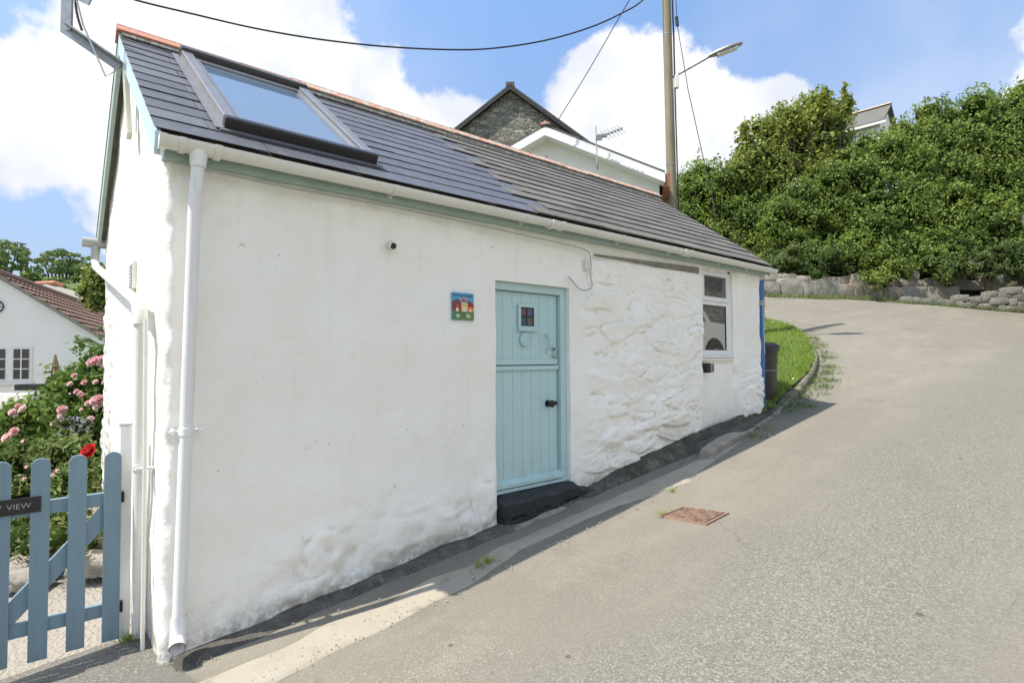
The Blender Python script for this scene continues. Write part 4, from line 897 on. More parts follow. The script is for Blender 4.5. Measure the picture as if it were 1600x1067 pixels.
# manhole cover
def manhole():
    c = [Vector((3.36,-.94,0)), Vector((3.63,-.98,0)), Vector((3.73,-1.34,0)), Vector((3.42,-1.32,0))]
    def S(u, v): p = c[0]*(1-u)*(1-v) + c[1]*u*(1-v) + c[2]*u*v + c[3]*(1-u)*v; return Vector((p.x, p.y, float(hroad(p.x, p.y))+.012+.0))
    m = Mat('rusty_iron', (.30,.19,.135), .75, .2); m.mix(m.rng(m.noise(12, 6), .4, .65, 0, .8), (.38,.26,.19)); m.mix(m.rng(m.noise(30, 6), .5, .7, 0, .6), (.15,.10,.07)); m.bump(m.noise(60, 5), .6, .004); M['rusty_iron'] = m.m
    simple('iron_recess', (.075,.045,.032), .9, sc=30, var=.4); mh = empty('manhole_cover', S(.5, .5), 'small square rusty iron manhole cover in the lane', 'manhole cover')
    def slab(u0, u1, v0, v1, z0, z1, m): m.prism([S(u0, v0)+Vector((0,0,z0)), S(u1, v0)+Vector((0,0,z0)), S(u1, v1)+Vector((0,0,z0)), S(u0, v1)+Vector((0,0,z0))], (0, 0, z1-z0))
    m = MB()
    slab(0, 1, 0, .035, -.02, .007, m); slab(0, 1, .965, 1, -.02, .007, m); slab(0, .04, .035, .965, -.02, .007, m); slab(.96, 1, .035, .965, -.02, .007, m); m.build('rim', 'rusty_iron', mh)
    m = MB(); m.cur = 1; slab(.055, .945, .05, .95, -.02, .001, m); m.cur = 0; n = 9
    for i in range(n):
        for j in range(n):
            u = .08 + .84*(i+.5)/n; v = .08 + .84*(j+.5)/n
            if (i//2 + j//2) % 2: 
                for k in (-1, 1): slab(u-.036, u+.036, v+k*.02-.010, v+k*.02+.010, .0012, .007, m)
            else:
                for k in (-1, 1): slab(u+k*.02-.010, u+k*.02+.010, v-.036, v+.036, .0012, .007, m)
    m.build('lid', ['rusty_iron', 'iron_recess'], mh)
    m = MB(); slab(.03, .97, .03, .97, -.03, -.001, m); m.build('seat_gap', 'black_paint', mh)
manhole()

# ------------------------------------------------------------------ gate
def gate():
    ga = empty('picket_gate', (-.16, .45, .05), 'slate blue wooden picket gate with a black name sign', 'gate')
    for i in range(8):
        x = -.187 - .1645*i; m = MB(); w = .042; top = 1.163; bot = .055 + .004*(i % 2); fr = .448
        pts = [(x-w, fr, bot)] + [(x - w*math.cos(math.pi*k/10), fr, top-.040 + .040*math.sin(math.pi*k/10)) for k in range(11)] + [(x+w, fr, bot)]
        m.prism(pts, (0, -.02, 0)); m.build('picket', 'gate_paint', ga, bevel=.002)
    for z in (.235, .885): MB().box((-1.42, .449, z-.038), (-.145, .484, z+.038)).build('rail', 'gate_paint', ga, bevel=.002)
    m = MB(); p = Vector((-1.36, .4495, .24)); q = Vector((-.25, .4495, .83)); d = (q-p).normalized(); n = Vector((-d.z, 0, d.x))
    m = MB(); lo, hi = .274, .846
    a = Vector((-.70, 0, lo)); m.prism([(-.75, .4505, lo), (-.62, .4505, lo), (-.205, .4505, .735), (-.205, .4505, hi), (-.235, .4505, hi)], (0, .03, 0)); m.build('brace', 'gate_paint', ga, bevel=.001)
    for i in range(8):
        for z in (.222, .25, .872, .9):
            x = -.187 - .1645*i + random.uniform(-.012, .012); MB().tube([(x, .4275, z), (x, .4265, z)], .0035, 8).build('screw', 'galvanised', ga)
    for z in (.235, .885): MB().box((-.16, .44, z-.03), (-.128, .47, z+.03)).build('hinge', 'black_iron', ga)
    sg = MB().box((-1.15, .419, .872), (-.512, .4275, .957)).build('name_plate', 'sign_black', ga, bevel=.001)
    tx = bpy.data.curves.new('lettering', 'FONT'); tx.body = 'Y VIEW'; tx.size = .043; tx.space_character = 1.0; tx.space_word = 1.3; tx.extrude = .0008; tx.align_x = 'RIGHT'; tx.align_y = 'CENTER'; tx.offset = -.0012
    to = bpy.data.objects.new('tmp', tx); COL.objects.link(to); bpy.context.view_layer.update()
    me = bpy.data.meshes.new_from_object(to.evaluated_get(bpy.context.evaluated_depsgraph_get())); bpy.data.objects.remove(to)
    me.transform(Matrix.Translation(Vector((-.553, .4178, .914))) @ Matrix.Rotation(math.pi/2, 4, 'X')); link('lettering', me, 'sign_white', sg)
gate()

# ------------------------------------------------------------------ telegraph pole, lamp, wires
def pole():
    base = at(1053, 420, 12.3); base.z = 1.7; top = at(1037, -150, 12.3)
    dirz = (top-base).normalized()
    P_ = lambda py: at(1037 + 16*(py+150)/570, py, 12.3)
    tp = empty('telegraph_pole', base, 'weathered tall wooden telegraph pole rising behind the cottage', 'telegraph pole')
    MB().tube([P_(420), P_(200), P_(0), P_(-150)], [.108, .101, .093, .088], 20).build('pole', 'pole_wood', tp, smooth=True)
    m = MB(); 
    for py in (55, 175, 258): 
        m = MB(); c = P_(py); m.tube([c - dirz*.012, c + dirz*.012], .106 if py > 200 else .099, 20); m.build('band', 'galvanised', tp)
    m = MB(); m.tube([P_(-60)+RT*.11-FW*.04, P_(60)+RT*.125-FW*.03, P_(160)+RT*.115-FW*.05, P_(340)+RT*.125-FW*.05], .014, 8); m.tube([P_(-60)+RT*.10-FW*.1, P_(60)+RT*.12-FW*.1, P_(170)+RT*.11-FW*.1, P_(340)+RT*.115-FW*.1], .009, 8); m.build('conduit', 'cable_black', tp)
    la = empty('street_lamp', P_(120), 'grey street lamp on a slanting arm fixed to the telegraph pole', 'street lamp')
    a = P_(121)+RT*.10; hd = at(1112, 87, 12.0)
    MB().tube([a, hd], .026, 10).build('arm', 'galvanised', la, smooth=True)
    # lamp head: long tapering lantern
    e = at(1160, 68, 11.85); d = (e-hd).normalized(); s = d.cross(Vector((0,0,1))).normalized(); u = s.cross(d); Lh = (e-hd).length; V = []; st = [(0,.03,.03),(.08,.06,.045),(.3,.10,.07),(.6,.115,.07),(.85,.09,.05),(1,.04,.03)]; n = 14
    for t, w, h in st:
        for k in range(n): a_ = 2*math.pi*k/n; V.append(hd - d*.08 + d*(Lh+.08)*t + s*w*math.cos(a_) + u*h*(math.sin(a_) if math.sin(a_) > 0 else .7*math.sin(a_)))
    F = [(i*n+k, i*n+(k+1) % n, (i+1)*n+(k+1) % n, (i+1)*n+k) for i in range(len(st)-1) for k in range(n)] + [tuple(range(n)), tuple(range((len(st)-1)*n, len(st)*n))]
    m = MB(); m.add(V, F); m.build('lamp_head', 'galvanised', la, smooth=True)
    m = MB(); c = hd + d*Lh*.5 - u*.052; m.box((-.22, -.08, -.012), (.2, .08, .0), (c, d, s, u)); m.build('lens', 'upvc_white', la)
    MB().box((-.045, -.05, -.14), (.045, .05, .14), (P_(131)+RT*.15-FW*.08, RT, FW, UP)).build('control_box', 'upvc_white', la, bevel=.01)
    g = MB(); g.tube([at(1053, -60, 12.2), at(1058, 38, 12.2), at(1075, 140, 12.0), at(1113, 310, 11.6), at(1118, 345, 11.5)], .009, 6); g.tube([at(1057, 27, 12.2), at(1058.5, 41, 12.2)], .035, 8); o = g.build('stay_wire', 'cable_black'); tag(o, 'thin dark stay wire slanting down from the telegraph pole', 'wire')
    w = MB(); pts = [(150,-22,9.0),(210,0,9.2),(300,22,9.5),(400,45,9.8),(500,62,10.1),(600,73,10.5),(700,78,10.9),(770,76,11.2),(850,64,11.5),(920,44,11.8),(970,22,12.0),(1005,0,12.1),(1034,-40,12.25)]
    w.tube(resample3([at(*p) for p in pts], 6), .016, 6); tag(w.build('overhead_cable', 'cable_black', smooth=True), 'thick black overhead cable sagging across the sky above the skylight', 'cable')
    w = MB(); w.tube(resample3([at(1034, -70, 12.25), at(1000, -25, 13), at(978, 10, 13.5), at(920, 110, 14.5), at(872, 188, 15.3), at(866, 196, 15.4)], 6), .011, 6); tag(w.build('overhead_wire', 'cable_black'), 'thin overhead wire running from the pole down to the grey stone gable', 'wire')
pole()

# ------------------------------------------------------------------ houses
def gable_house(name, label, apex, ea, depthdir, halfL, halfR, pitch, wallmat, roofmat, depth, wallbase, over=.25, barge=None, bargemat='upvc_white', bt=.2, side_over=.3):
    """apex = point on gable top of roof; ea = horizontal dir to the right along the gable"""
    root = empty(name, (apex.x, apex.y, wallbase), label, 'house')
    zl = apex.z - math.tan(pitch)*halfL; zr = apex.z - math.tan(pitch)*halfR
    A = apex + depthdir*over
    w = MB(); w.prism([A - ea*(halfL-side_over) + Vector((0,0,zl-apex.z+math.tan(pitch)*side_over-.1)), A + Vector((0,0,-.1)), A + ea*(halfR-side_over) + Vector((0,0,zr-apex.z+math.tan(pitch)*side_over-.1)), Vector(((A+ea*(halfR-side_over)).x, (A+ea*(halfR-side_over)).y, wallbase)), Vector(((A-ea*(halfL-side_over)).x, (A-ea*(halfL-side_over)).y, wallbase))], depthdir*depth)
    w.build('wall', wallmat, root)
    r = MB()
    for sg, hl, ze in ((-1, halfL, zl), (1, halfR, zr)):
        e = apex + ea*sg*hl; e = Vector((e.x, e.y, ze)); t = Vector((0,0,.06))
        r.prism([apex, e, e+t, apex+t], depthdir*(depth+over*2))
    ro = r.build('roof', roofmat, root)
    if barge:
        b = MB()
        for sg, hl, ze in ((-1, halfL, zl), (1, halfR, zr)):
            e = apex + ea*sg*hl; e = Vector((e.x, e.y, ze)); t = Vector((0,0,-bt)); f = -depthdir*.03
            b.prism([apex+f, e+f, e+f+t, apex+f+t], depthdir*.03)
        b.build('bargeboard', bargemat, root)
    return root, zl, zr
simple('tile_dark', (.10,.095,.09), .8, sc=5, bump=.5)
# white house just behind the ridge
fwh = Vector((FW.x, FW.y, 0)).normalized(); rth = Vector((RT.x, RT.y, 0)).normalized()
ea = (rth*.979 - fwh*.208).normalized(); dd = (rth*.208 + fwh*.979).normalized()
apx = at(852, 199, 12.0)
wh, zl, zr = gable_house('white_house', 'white rendered house gable with broad white bargeboards behind the cottage ridge', apx, ea, dd, 3.2, 2.47, R(25.8), 'render_white', 'tile_dark', 7, 0, over=.30, barge=True, bt=.17, side_over=.10)
def wh_extra():
    b = MB()     # soffit and inner moulding
    for sg, hl, ze in ((-1, 3.2, zl), (1, 2.47, zr)):
        e = apx + ea*sg*hl; e = Vector((e.x, e.y, ze)); t = Vector((0,0,-.19)); b.prism([apx+t, e+t, e+t+Vector((0,0,.02)), apx+t+Vector((0,0,.02))], dd*.3)
        b.prism([apx+t*1.01-dd*.05, e+t*1.01-dd*.05, e+t*1.01-dd*.05+Vector((0,0,.05)), apx+t*1.01-dd*.05+Vector((0,0,.05))], dd*.02)
    b.build('soffit', 'upvc_white', wh)
    b = MB(); e = apx + ea*2.47; e.z = zr; b.box((-.02, .0, -.28), (.10, 7, -.0), (e, ea, dd, Vector((0,0,1)))); b.build('side_gutter', 'terracotta', wh)
    b = MB(); q = apx + ea*-.02 + dd*.28; b.tube([Vector((q.x, q.y, apx.z-.5)), Vector((q.x, q.y, apx.z-.75)), Vector((q.x, q.y, apx.z-1.2))], .01, 6); b.build('cable', 'cable_grey', wh)
    b = MB(); b.prism([apx+Vector((0,0,.05))-ea*.12-dd*.06, apx+Vector((0,0,.12))-dd*.06, apx+Vector((0,0,.05))+ea*.12-dd*.06], dd*.5); b.build('ridge_tile', 'ridge_clay', wh)
wh_extra()
# aerial
def aerial():
    base = at(933, 258, 11.55); top = at(931, 197, 11.55)
    ae = empty('aerial', base, 'television aerial on a thin mast fixed to the white gable', 'aerial')
    MB().tube([base, top], .012, 8).build('mast', 'steel', ae)
    MB().tube([base+Vector((0,0,-.02)), base+Vector((0,0,.06))], .03, 8).tube([base + dd*.3, base], .015, 6).build('wall_bracket', 'galvanised', ae)
    a = at(930, 218, 11.55); b_ = at(972, 202, 11.3); m = MB(); m.tube([a, b_], .009, 6); d = (b_-a).normalized(); s = d.cross(Vector((0,0,1))).normalized(); s = (RT*.45 - UP*.38 ).normalized(); 
    for k in range(6):
        c = a.lerp(b_, .38+.12*k); m.tube([c - s*.13, c + s*.13], .0045, 5)
        m.box((-.02,-.02,-.01), (.02,.02,.03), (c, RT, FW, UP))
    m.box((-.05,-.03,-.05), (.05,.03,.06), (a.lerp(b_, .16), RT, FW, UP)); m.box((-.05,-.05,-.02), (.05,.05,.03), (a.lerp(b_, .34), RT, FW, UP)); m.build('boom', 'galvanised', ae)
aerial()
# stone house
def stone_house():
    m = Mat('rubble_stone', (.2,.2,.18), .9)
    v = m.N.new('ShaderNodeVectorMath'); v.operation = 'MULTIPLY'; v.inputs[1].default_value = (1, 1, 1.7); m.L.new(m.tc.outputs['Object'], v.inputs[0])
    nz = m.N.new('ShaderNodeTexNoise'); nz.inputs['Scale'].default_value = 2.5; m.L.new(v.outputs[0], nz.inputs['Vector']); ad = m.N.new('ShaderNodeVectorMath'); ad.operation = 'MULTIPLY_ADD'; m.L.new(nz.outputs['Color'], ad.inputs[0]); ad.inputs[1].default_value = (.25,.25,.25); m.L.new(v.outputs[0], ad.inputs[2])
    colv = m.voro(4.6, 'F1', ad.outputs[0], 'Color'); r = m.N.new('ShaderNodeValToRGB'); s_ = m.N.new('ShaderNodeSeparateColor'); m.L.new(colv, s_.inputs[0]); m.L.new(s_.outputs[0], r.inputs[0]); r.color_ramp.elements[0].color = (.12,.12,.10,1); r.color_ramp.elements[1].color = (.33,.32,.265,1)
    m.colsock = r.outputs[0]; e = m.voro(4.6, 'DISTANCE_TO_EDGE', ad.outputs[0]); m.mix(m.rng(m.noise(20, 6), .4, .7, 0, .5), (.12,.12,.10)); m.mix(m.rng(e, .03, .07, 1, 0), (.42,.40,.34)); m.bump(m.rng(e, 0, .12), 1, .06); M['rubble_stone'] = m.m
    ap = at(797, 134, 17.0); e1 = (rth*.99 - fwh*.05).normalized(); d1 = (rth*.05 + fwh*.99).normalized()
    sh, a, b_ = gable_house('stone_house', 'grey rubble stone house gable with dark verges rising above the roofs', ap, e1, d1, 2.9, 2.9, R(37.5), 'rubble_stone', 'tile_dark', 8, 0, over=.15, barge=True, bargemat='black_paint', bt=.13, side_over=.2)
    MB().box((-.13,-.0,-.08), (.13,.3,.12), (ap, e1, d1, Vector((0,0,1)))).build('ridge_end', 'tile_dark', sh)
stone_house()
# house high on the bank
def hill_house():
    Rr = at(1393, 165, 33.0); Lr = at(1330, 184, 34.5); rd = Vector((Lr.x-Rr.x, Lr.y-Rr.y, 0)); Ln = rd.length; rd.normalize(); side = Vector((-rd.y, rd.x, 0)); 
    if side.dot(rth) > 0: side = -side
    zb = 9.0; hh = empty('hill_house', (Rr.x, Rr.y, zb), 'small white house with grey slate roof half hidden above the hedge', 'house')
    top = Vector((Rr.x, Rr.y, Rr.z)); w = 2.0; dz = 1.5; Ln = 5.0
    r = MB()
    for sg in (1, -1):
        e = top + side*sg*w + Vector((0,0,-dz)); t = Vector((0,0,.10)); r.prism([top, e, e+t, top+t], rd*(Ln+2))
    r.build('roof', 'slate_old', hh)
    MB().prism([top+Vector((0,0,.1))-side*.15, top+Vector((0,0,.22)), top+Vector((0,0,.1))+side*.15], rd*(Ln+2)).build('ridge_tiles', 'ridge_clay', hh)
    b0 = top + rd*.25; wl = MB(); w2 = w-.3; dz2 = dz*(w2/w)
    wl.prism([b0+Vector((0,0,-.05)), b0+side*w2+Vector((0,0,-dz2-.05)), Vector(((b0+side*w2).x, (b0+side*w2).y, zb)), Vector(((b0-side*w2).x, (b0-side*w2).y, zb)), b0-side*w2+Vector((0,0,-dz2-.05))], rd*(Ln+1.5)); wl.build('wall', 'render_white', hh)
    e = top + side*(w2+.01); zt = top.z-dz-.15
    for k in (.9, 3.0, 5.0):
        q = Vector((e.x, e.y, 0)) + rd*(Ln*0+k+.6); f = MB(); f.box((0, -.02, zt-1.0), (1.3, .05, zt), (q, rd, side, Vector((0,0,1)))); fo = f.build('window', 'upvc_white', hh)
        for j in (0, 1): MB().box((.08+.6*j, .051, zt-.92), (.62+.6*j, .06, zt-.08), (q, rd, side, Vector((0,0,1)))).build('pane', 'glass_dark', fo)
    MB().box((-.1, -.05, -.12), (Ln+2, .06, 0), (top+side*w+Vector((0,0,-dz)), rd, side, Vector((0,0,1)))).build('gutter', 'upvc_white', hh)
hill_house()
# left bungalow in the garden
def bungalow():
    ap = at(-6, 429, 13.6); ca, sa = math.cos(R(-12)), math.sin(R(-12)); 
    ridge = Vector((.26, .966, 0)).normalized(); e1 = Vector((ridge.y, -ridge.x, 0))
    lab = 'white rendered bungalow gable with brown tiled roof beyond the rose garden'
    root = empty('bungalow', (ap.x, ap.y, 0), lab, 'house'); hw = 2.15; dz = 1.52
    w = MB(); A = ap + ridge*.12; k = (hw-.1)/hw
    w.prism([A+Vector((0,0,-.06)), A + e1*(hw-.1) + Vector((0,0,-dz*k-.06)), Vector(((A+e1*(hw-.1)).x, (A+e1*(hw-.1)).y, -.3)), Vector(((A-e1*(hw+.6)).x, (A-e1*(hw+.6)).y, -.3)), A - e1*(hw+.6) + Vector((0,0,-dz*(hw+.6)/hw-.06))], ridge*9); w.build('wall', 'render_white', root)
    m = Mat('brown_tile', (.20,.10,.07), .8); m.island([(.25,.15,.105),(.19,.11,.08),(.30,.18,.125)]); m.mix(m.rng(m.noise(6, 6), .5, .7, 0, .5), (.14,.11,.09)); M['brown_tile'] = m.m
    r = MB(); n = 9
    for sg in (1, -1):
        for c in range(n):
            t0 = c/n; t1 = (c+1.1)/n; nseg = 30
            for s_ in range(nseg):
                y0 = 9.3*s_/nseg; y1 = 9.3*(s_+.94)/nseg
                p = lambda t, y, o: ap + e1*sg*hw*(1-t) + Vector((0,0,-dz*(1-t))) + ridge*y + Vector((0,0,o))
                r.prism([p(t0, y0, .055), p(t0, (y0+y1)/2, .085), p(t0, y1, .055), p(min(t1,1), y1, .02), p(min(t1,1), (y0+y1)/2, .05), p(min(t1,1), y0, .02)], Vector((0,0,.015)))
    ro = r.build('roof', 'brown_tile', root)
    r = MB(); r.tube([ap+Vector((0,0,.05)), ap+ridge*9.3+Vector((0,0,.05))], .11, 10); r.build('ridge_tiles', 'brown_tile', ro, smooth=True)
    b = MB(); b.prism([ap+Vector((0,0,.04)), ap+e1*hw+Vector((0,0,-dz+.04)), ap+e1*hw+Vector((0,0,-dz-.03)), ap+Vector((0,0,-.03))], ridge*.12); b.build('verge', 'mortar', root)
    b = MB(); b.tube([ap+e1*(hw+.05)+Vector((0,0,-dz-.05)), ap+e1*(hw+.05)+ridge*9+Vector((0,0,-dz-.05))], .055, 10); b.build('gutter', 'upvc_white', root, smooth=True)
    b = MB(); b.box((-.12, .0, -.16), (.12, 9, -.05), (ap+e1*hw+Vector((0,0,-dz)), e1, ridge, Vector((0,0,1)))); b.build('soffit', 'upvc_white', root)
    # windows in the gable
    def gx(px, py):   # hit on gable plane
        d = ray(px, py); n = ridge; t = (A - CC).dot(n)/d.dot(n); return CC + d*t
    q0 = gx(-60, 541); z1 = gx(20, 541).z; z0 = gx(20, 597).z
    def U(px): v = gx(px, 560) - A; return v.dot(e1)
    fr = (Vector((A.x, A.y, 0)), e1, ridge, Vector((0,0,1)))
    f = MB(); f.box((U(-60), -.03, z0), (U(51), .04, z1), fr); wo = f.build('window', 'upvc_white', root, bevel=.005)
    for (a, b_) in ((-48, -26), (-18, 9), (22, 46)):
        g = MB(); g.box((U(a), -.045, z0+.08), (U(b_), -.031, z1-.07), fr); g.build('pane', 'glass_dark', wo)
        h = MB(); xm = (U(a)+U(b_))/2; h.box((xm-.012, -.055, z0+.08), (xm+.012, -.0455, z1-.07), fr)
        for t in (1/3, 2/3): zz = z0+.08 + (z1-z0-.15)*t; h.box((U(a), -.056, zz-.012), (U(b_), -.0457, zz+.012), fr)
        h.build('glazing_bars', 'upvc_white', wo)
    MB().box((U(-62), -.09, z0-.06), (U(54), .03, z0-.001), fr).build('sill', 'upvc_old', wo, bevel=.004)
    # round wall ornament
    c = gx(-6, 479); t = MB(); t.tube([c - ridge*.04 + (e1*math.cos(a) + Vector((0,0,1))*math.sin(a))*.15 for a in [2*math.pi*k/24 for k in range(25)]], .014, 6)
    for k in range(4): a = math.pi*k/4; t.tube([c - ridge*.04 + (e1*math.cos(a) + Vector((0,0,1))*math.sin(a))*.14, c - ridge*.04 - (e1*math.cos(a) + Vector((0,0,1))*math.sin(a))*.14], .008, 5)
    o = t.build('wall_clock', 'black_iron', None); tag(o, 'round black iron ornament on the bungalow gable', 'wall ornament')
    # second roof behind
    ap2 = at(74, 445, 24); b = MB(); e2 = rth; 
    r2 = empty('outbuilding', (ap2.x, ap2.y, 0), 'weathered pale tiled roof beyond the brown bungalow roof', 'house')
    b = MB(); b.prism([ap2, ap2+e2*2.6+fwh*.2+Vector((0,0,-.75)), ap2+e2*2.4-fwh*3+Vector((0,0,-2.2)), ap2-fwh*3+e2*-.6+Vector((0,0,-1.4))], (0,0,.06)); b.prism([ap2, ap2+e2*2.6+fwh*.2+Vector((0,0,-.75)), ap2+e2*2+fwh*5+Vector((0,0,-2.2)), ap2-e2*1.5+fwh*4+Vector((0,0,-1.8))], (0,0,.05)); b.build('roof', 'mortar', r2)
    b = MB(); b.tube([ap2+Vector((0,0,.05))-rth*.5, ap2+Vector((0,0,.08))+rth*.3, ap2+e2*.5+fwh*.2+Vector((0,0,-.05))], .10, 8); b.build('ridge_tiles', 'ridge_clay', r2)
    q = ap2 + e2*.6; MB().box((-1.5, -1, 0), (2, 2.5, ap2.z-1.8), (Vector((q.x, q.y, 0)), rth, fwh, Vector((0,0,1)))).build('wall', 'render_white', r2)
bungalow()
# timber eave of the neighbouring outhouse at the right edge
def shed():
    tip = at(1597, 343, 15.0); g = float(hroad(21, -2)) - .4; Z = Vector((0,0,1)); ex = Vector((.99, .06, 0)).normalized(); ey = Vector((-ex.y, ex.x, 0)); fr = (tip, ex, ey, Z)
    root = empty('outbuilding', (tip.x + 2.5, tip.y - 2.5, g), 'dark timber eave of a building poking in at the right edge', 'building')
    MB().prism([tip, tip + Z*.12, tip - ey*2.6 + Z*1.7, tip - ey*2.6 + Z*1.58], ex*5.4).prism([tip - ey*5.2, tip + Z*.12 - ey*5.2, tip - ey*2.6 + Z*1.7, tip - ey*2.6 + Z*1.58], ex*5.4).build('roof', 'tile_dark', root)
    MB().prism([tip - Z*.001, tip - ey*2.6 + Z*1.579, tip - ey*2.6 + Z*1.38, tip - Z*.20], -ex*.04).build('bargeboard', 'bark', root)
    wl = MB(); q = tip + ex*.35; wl.prism([q - ey*.35 + Z*(g-tip.z), q - ey*.35 + Z*.10, q - ey*2.6 + Z*1.5, q - ey*4.85 + Z*.10, q - ey*4.85 + Z*(g-tip.z)], ex*4.7); wl.build('wall', 'rubble_stone', root)
shed()

# ------------------------------------------------------------------ far bank: boulder wall, dry stone wall, hedge
BASE = [(17.0,7.5),(18.95,5.29),(20.8,4.05),(22.62,2.84),(24.21,1.68),(26.08,-.5),(28.0,-3.5),(30,-8)]
BR = resample(BASE, .25)
def base_at(s):       # arc length -> point, away normal
    i = 0; acc = 0
    while i < len(BR)-2 and acc + (BR[i+1]-BR[i]).length < s: acc += (BR[i+1]-BR[i]).length; i += 1
    t = (BR[i+1]-BR[i]).normalized(); p = BR[i] + t*(s-acc); n = Vector((-t.y, t.x)); return p, t, n
LB = sum((BR[i+1]-BR[i]).length for i in range(len(BR)-1))
def bank():
    V = []; ns = 90; nd = 24
    for i in range(ns):
        s = -8 + (LB+6)*i/(ns-1); p, t, n = base_at(max(0, s)); 
        if s < 0: p = p + t*s
        for j in range(nd):
            d = (j/(nd-1))**1.6*40; q = p + n*(d + .15); z0 = float(hroad(p.x, p.y)); z = z0 - .1 + .75*ss(0, .4, d) + 4.7*ss(.5, 5, d) + 2.5*ss(5, 40, d) + .3*noise.noise(Vector((q.x*.5, q.y*.5, 0)))*(d > .3)
            V.append((q.x, q.y, z))
    o = npmesh('bank', V, grid_faces(ns, nd), 'soil', None, True); o['kind'] = 'structure'; o['label'] = 'steep earth bank behind the boulder wall'
bank()
def rock(mb, c, dims, fr, seed, amp=.12, cuts=2):
    bm = bmesh.new(); bmesh.ops.create_cube(bm, size=1); bmesh.ops.subdivide_edges(bm, edges=bm.edges, cuts=cuts+1, use_grid_fill=True)
    ex, ey, ez = fr; vs = []
    for v in bm.verts:
        q = v.co.copy(); ln = max(abs(q.x), abs(q.y), abs(q.z)); sph = q.normalized()*.62; q = q.lerp(sph, .30); q += Vector((noise.noise(q*2.3+Vector((seed, 0, 0))), noise.noise(q*2.3+Vector((0, seed, 0))), noise.noise(q*2.3+Vector((0, 0, seed)))))*amp
        vs.append(c + ex*q.x*dims[0] + ey*q.y*dims[1] + ez*q.z*dims[2])
    bm.verts.index_update(); mb.add(vs, [[v.index for v in f.verts] for f in bm.faces]); bm.free()
def boulder_wall():
    s = .2; mb = MB(); k = 0; Z = Vector((0,0,1)); courses = [0, .42, .78]
    while s < 9.6:
        w = random.uniform(.45, 1.1); p, t, n = base_at(s + w/2); g = float(hroad(p.x, p.y)); h = random.uniform(.42, .62); rock(mb, Vector((p.x, p.y, g + h*.42)) + n.to_3d()*.05, (w*1.08, .6, h*1.15), (t.to_3d(), n.to_3d(), Z), k*3.7); k += 1; s += w
    for zc in (.62, .95):
        s = .0
        while s < (13 if zc < 1.2 else 13):
            w = random.uniform(.25, .6); p, t, n = base_at(s + w/2); g = float(hroad(p.x, p.y)); h = .36
            if (zc < .9 and s < 9.5) or (s > 8.0 and random.random() < .45): rock(mb, Vector((p.x, p.y, g + zc + random.uniform(-.06,.06))) + n.to_3d()*random.uniform(.1,.4), (w*1.1, .5, h*random.uniform(.8,1.3)), (t.to_3d(), n.to_3d(), Z), k*3.7, cuts=1)
            k += 1; s += w
    for zc in (1.35,):
        s = 10.2
        while s < 15:
            w = random.uniform(.35, .8); p, t, n = base_at(s + w/2); g = float(hroad(p.x, p.y)) - (9 if random.random() < .5 else 0); rock(mb, Vector((p.x, p.y, g + zc + random.uniform(-.1,.1))) + n.to_3d()*random.uniform(.3, .7), (w*random.uniform(.8,1.2), .6, random.uniform(.3,.6)), (t.to_3d(), n.to_3d(), Z), k*3.7, cuts=1); k += 1; s += w
    o = mb.build('boulder_wall', 'boulder', None, smooth=True); tag(o, 'low retaining wall of big pinkish and grey boulders under the hedge', 'wall')
boulder_wall()
def dry_wall():
    """coursed stone wall rising to the right, in front of the bank"""
    A = at(1375, 467, 19.6); Bp = at(1600, 480, 18.2); Cp = at(1900, 500, 17.0); mb = MB(); k = 0
    path = [Vector((A.x, A.y)), Vector((Bp.x, Bp.y)), Vector((Cp.x, Cp.y))]; pts = resample(path, .1); L_ = [(pts[i+1]-pts[i]).length for i in range(len(pts)-1)]; tot = sum(L_)
    def P_(s):
        i = 0
        while i < len(L_)-1 and s > L_[i]: s -= L_[i]; i += 1
        t = (pts[i+1]-pts[i]).normalized(); return pts[i]+t*s, t
    zc = 0
    for c in range(6):
        hh = .21; s = random.uniform(0,.3)
        while s < tot:
            w = random.uniform(.22, .58); p, t = P_(s+w/2); g = float(hroad(p.x, p.y)); top = .12 + .85*ss(0, 5.2, s) 
            if zc + hh*.6 < top: 
                n = Vector((-t.y, t.x)); rock(mb, Vector((p.x, p.y, g + zc + hh*.45)) + n.to_3d()*random.uniform(-.02, .02), (w*1.02, .42, hh*1.1), (t.to_3d(), n.to_3d(), Vector((0,0,1))), k*2.3, amp=.08, cuts=1)
            k += 1; s += w
        zc += hh*.92
    o = mb.build('dry_stone_wall', 'walling', None, smooth=True); tag(o, 'coursed grey dry stone wall rising towards the right edge', 'wall')
dry_wall()

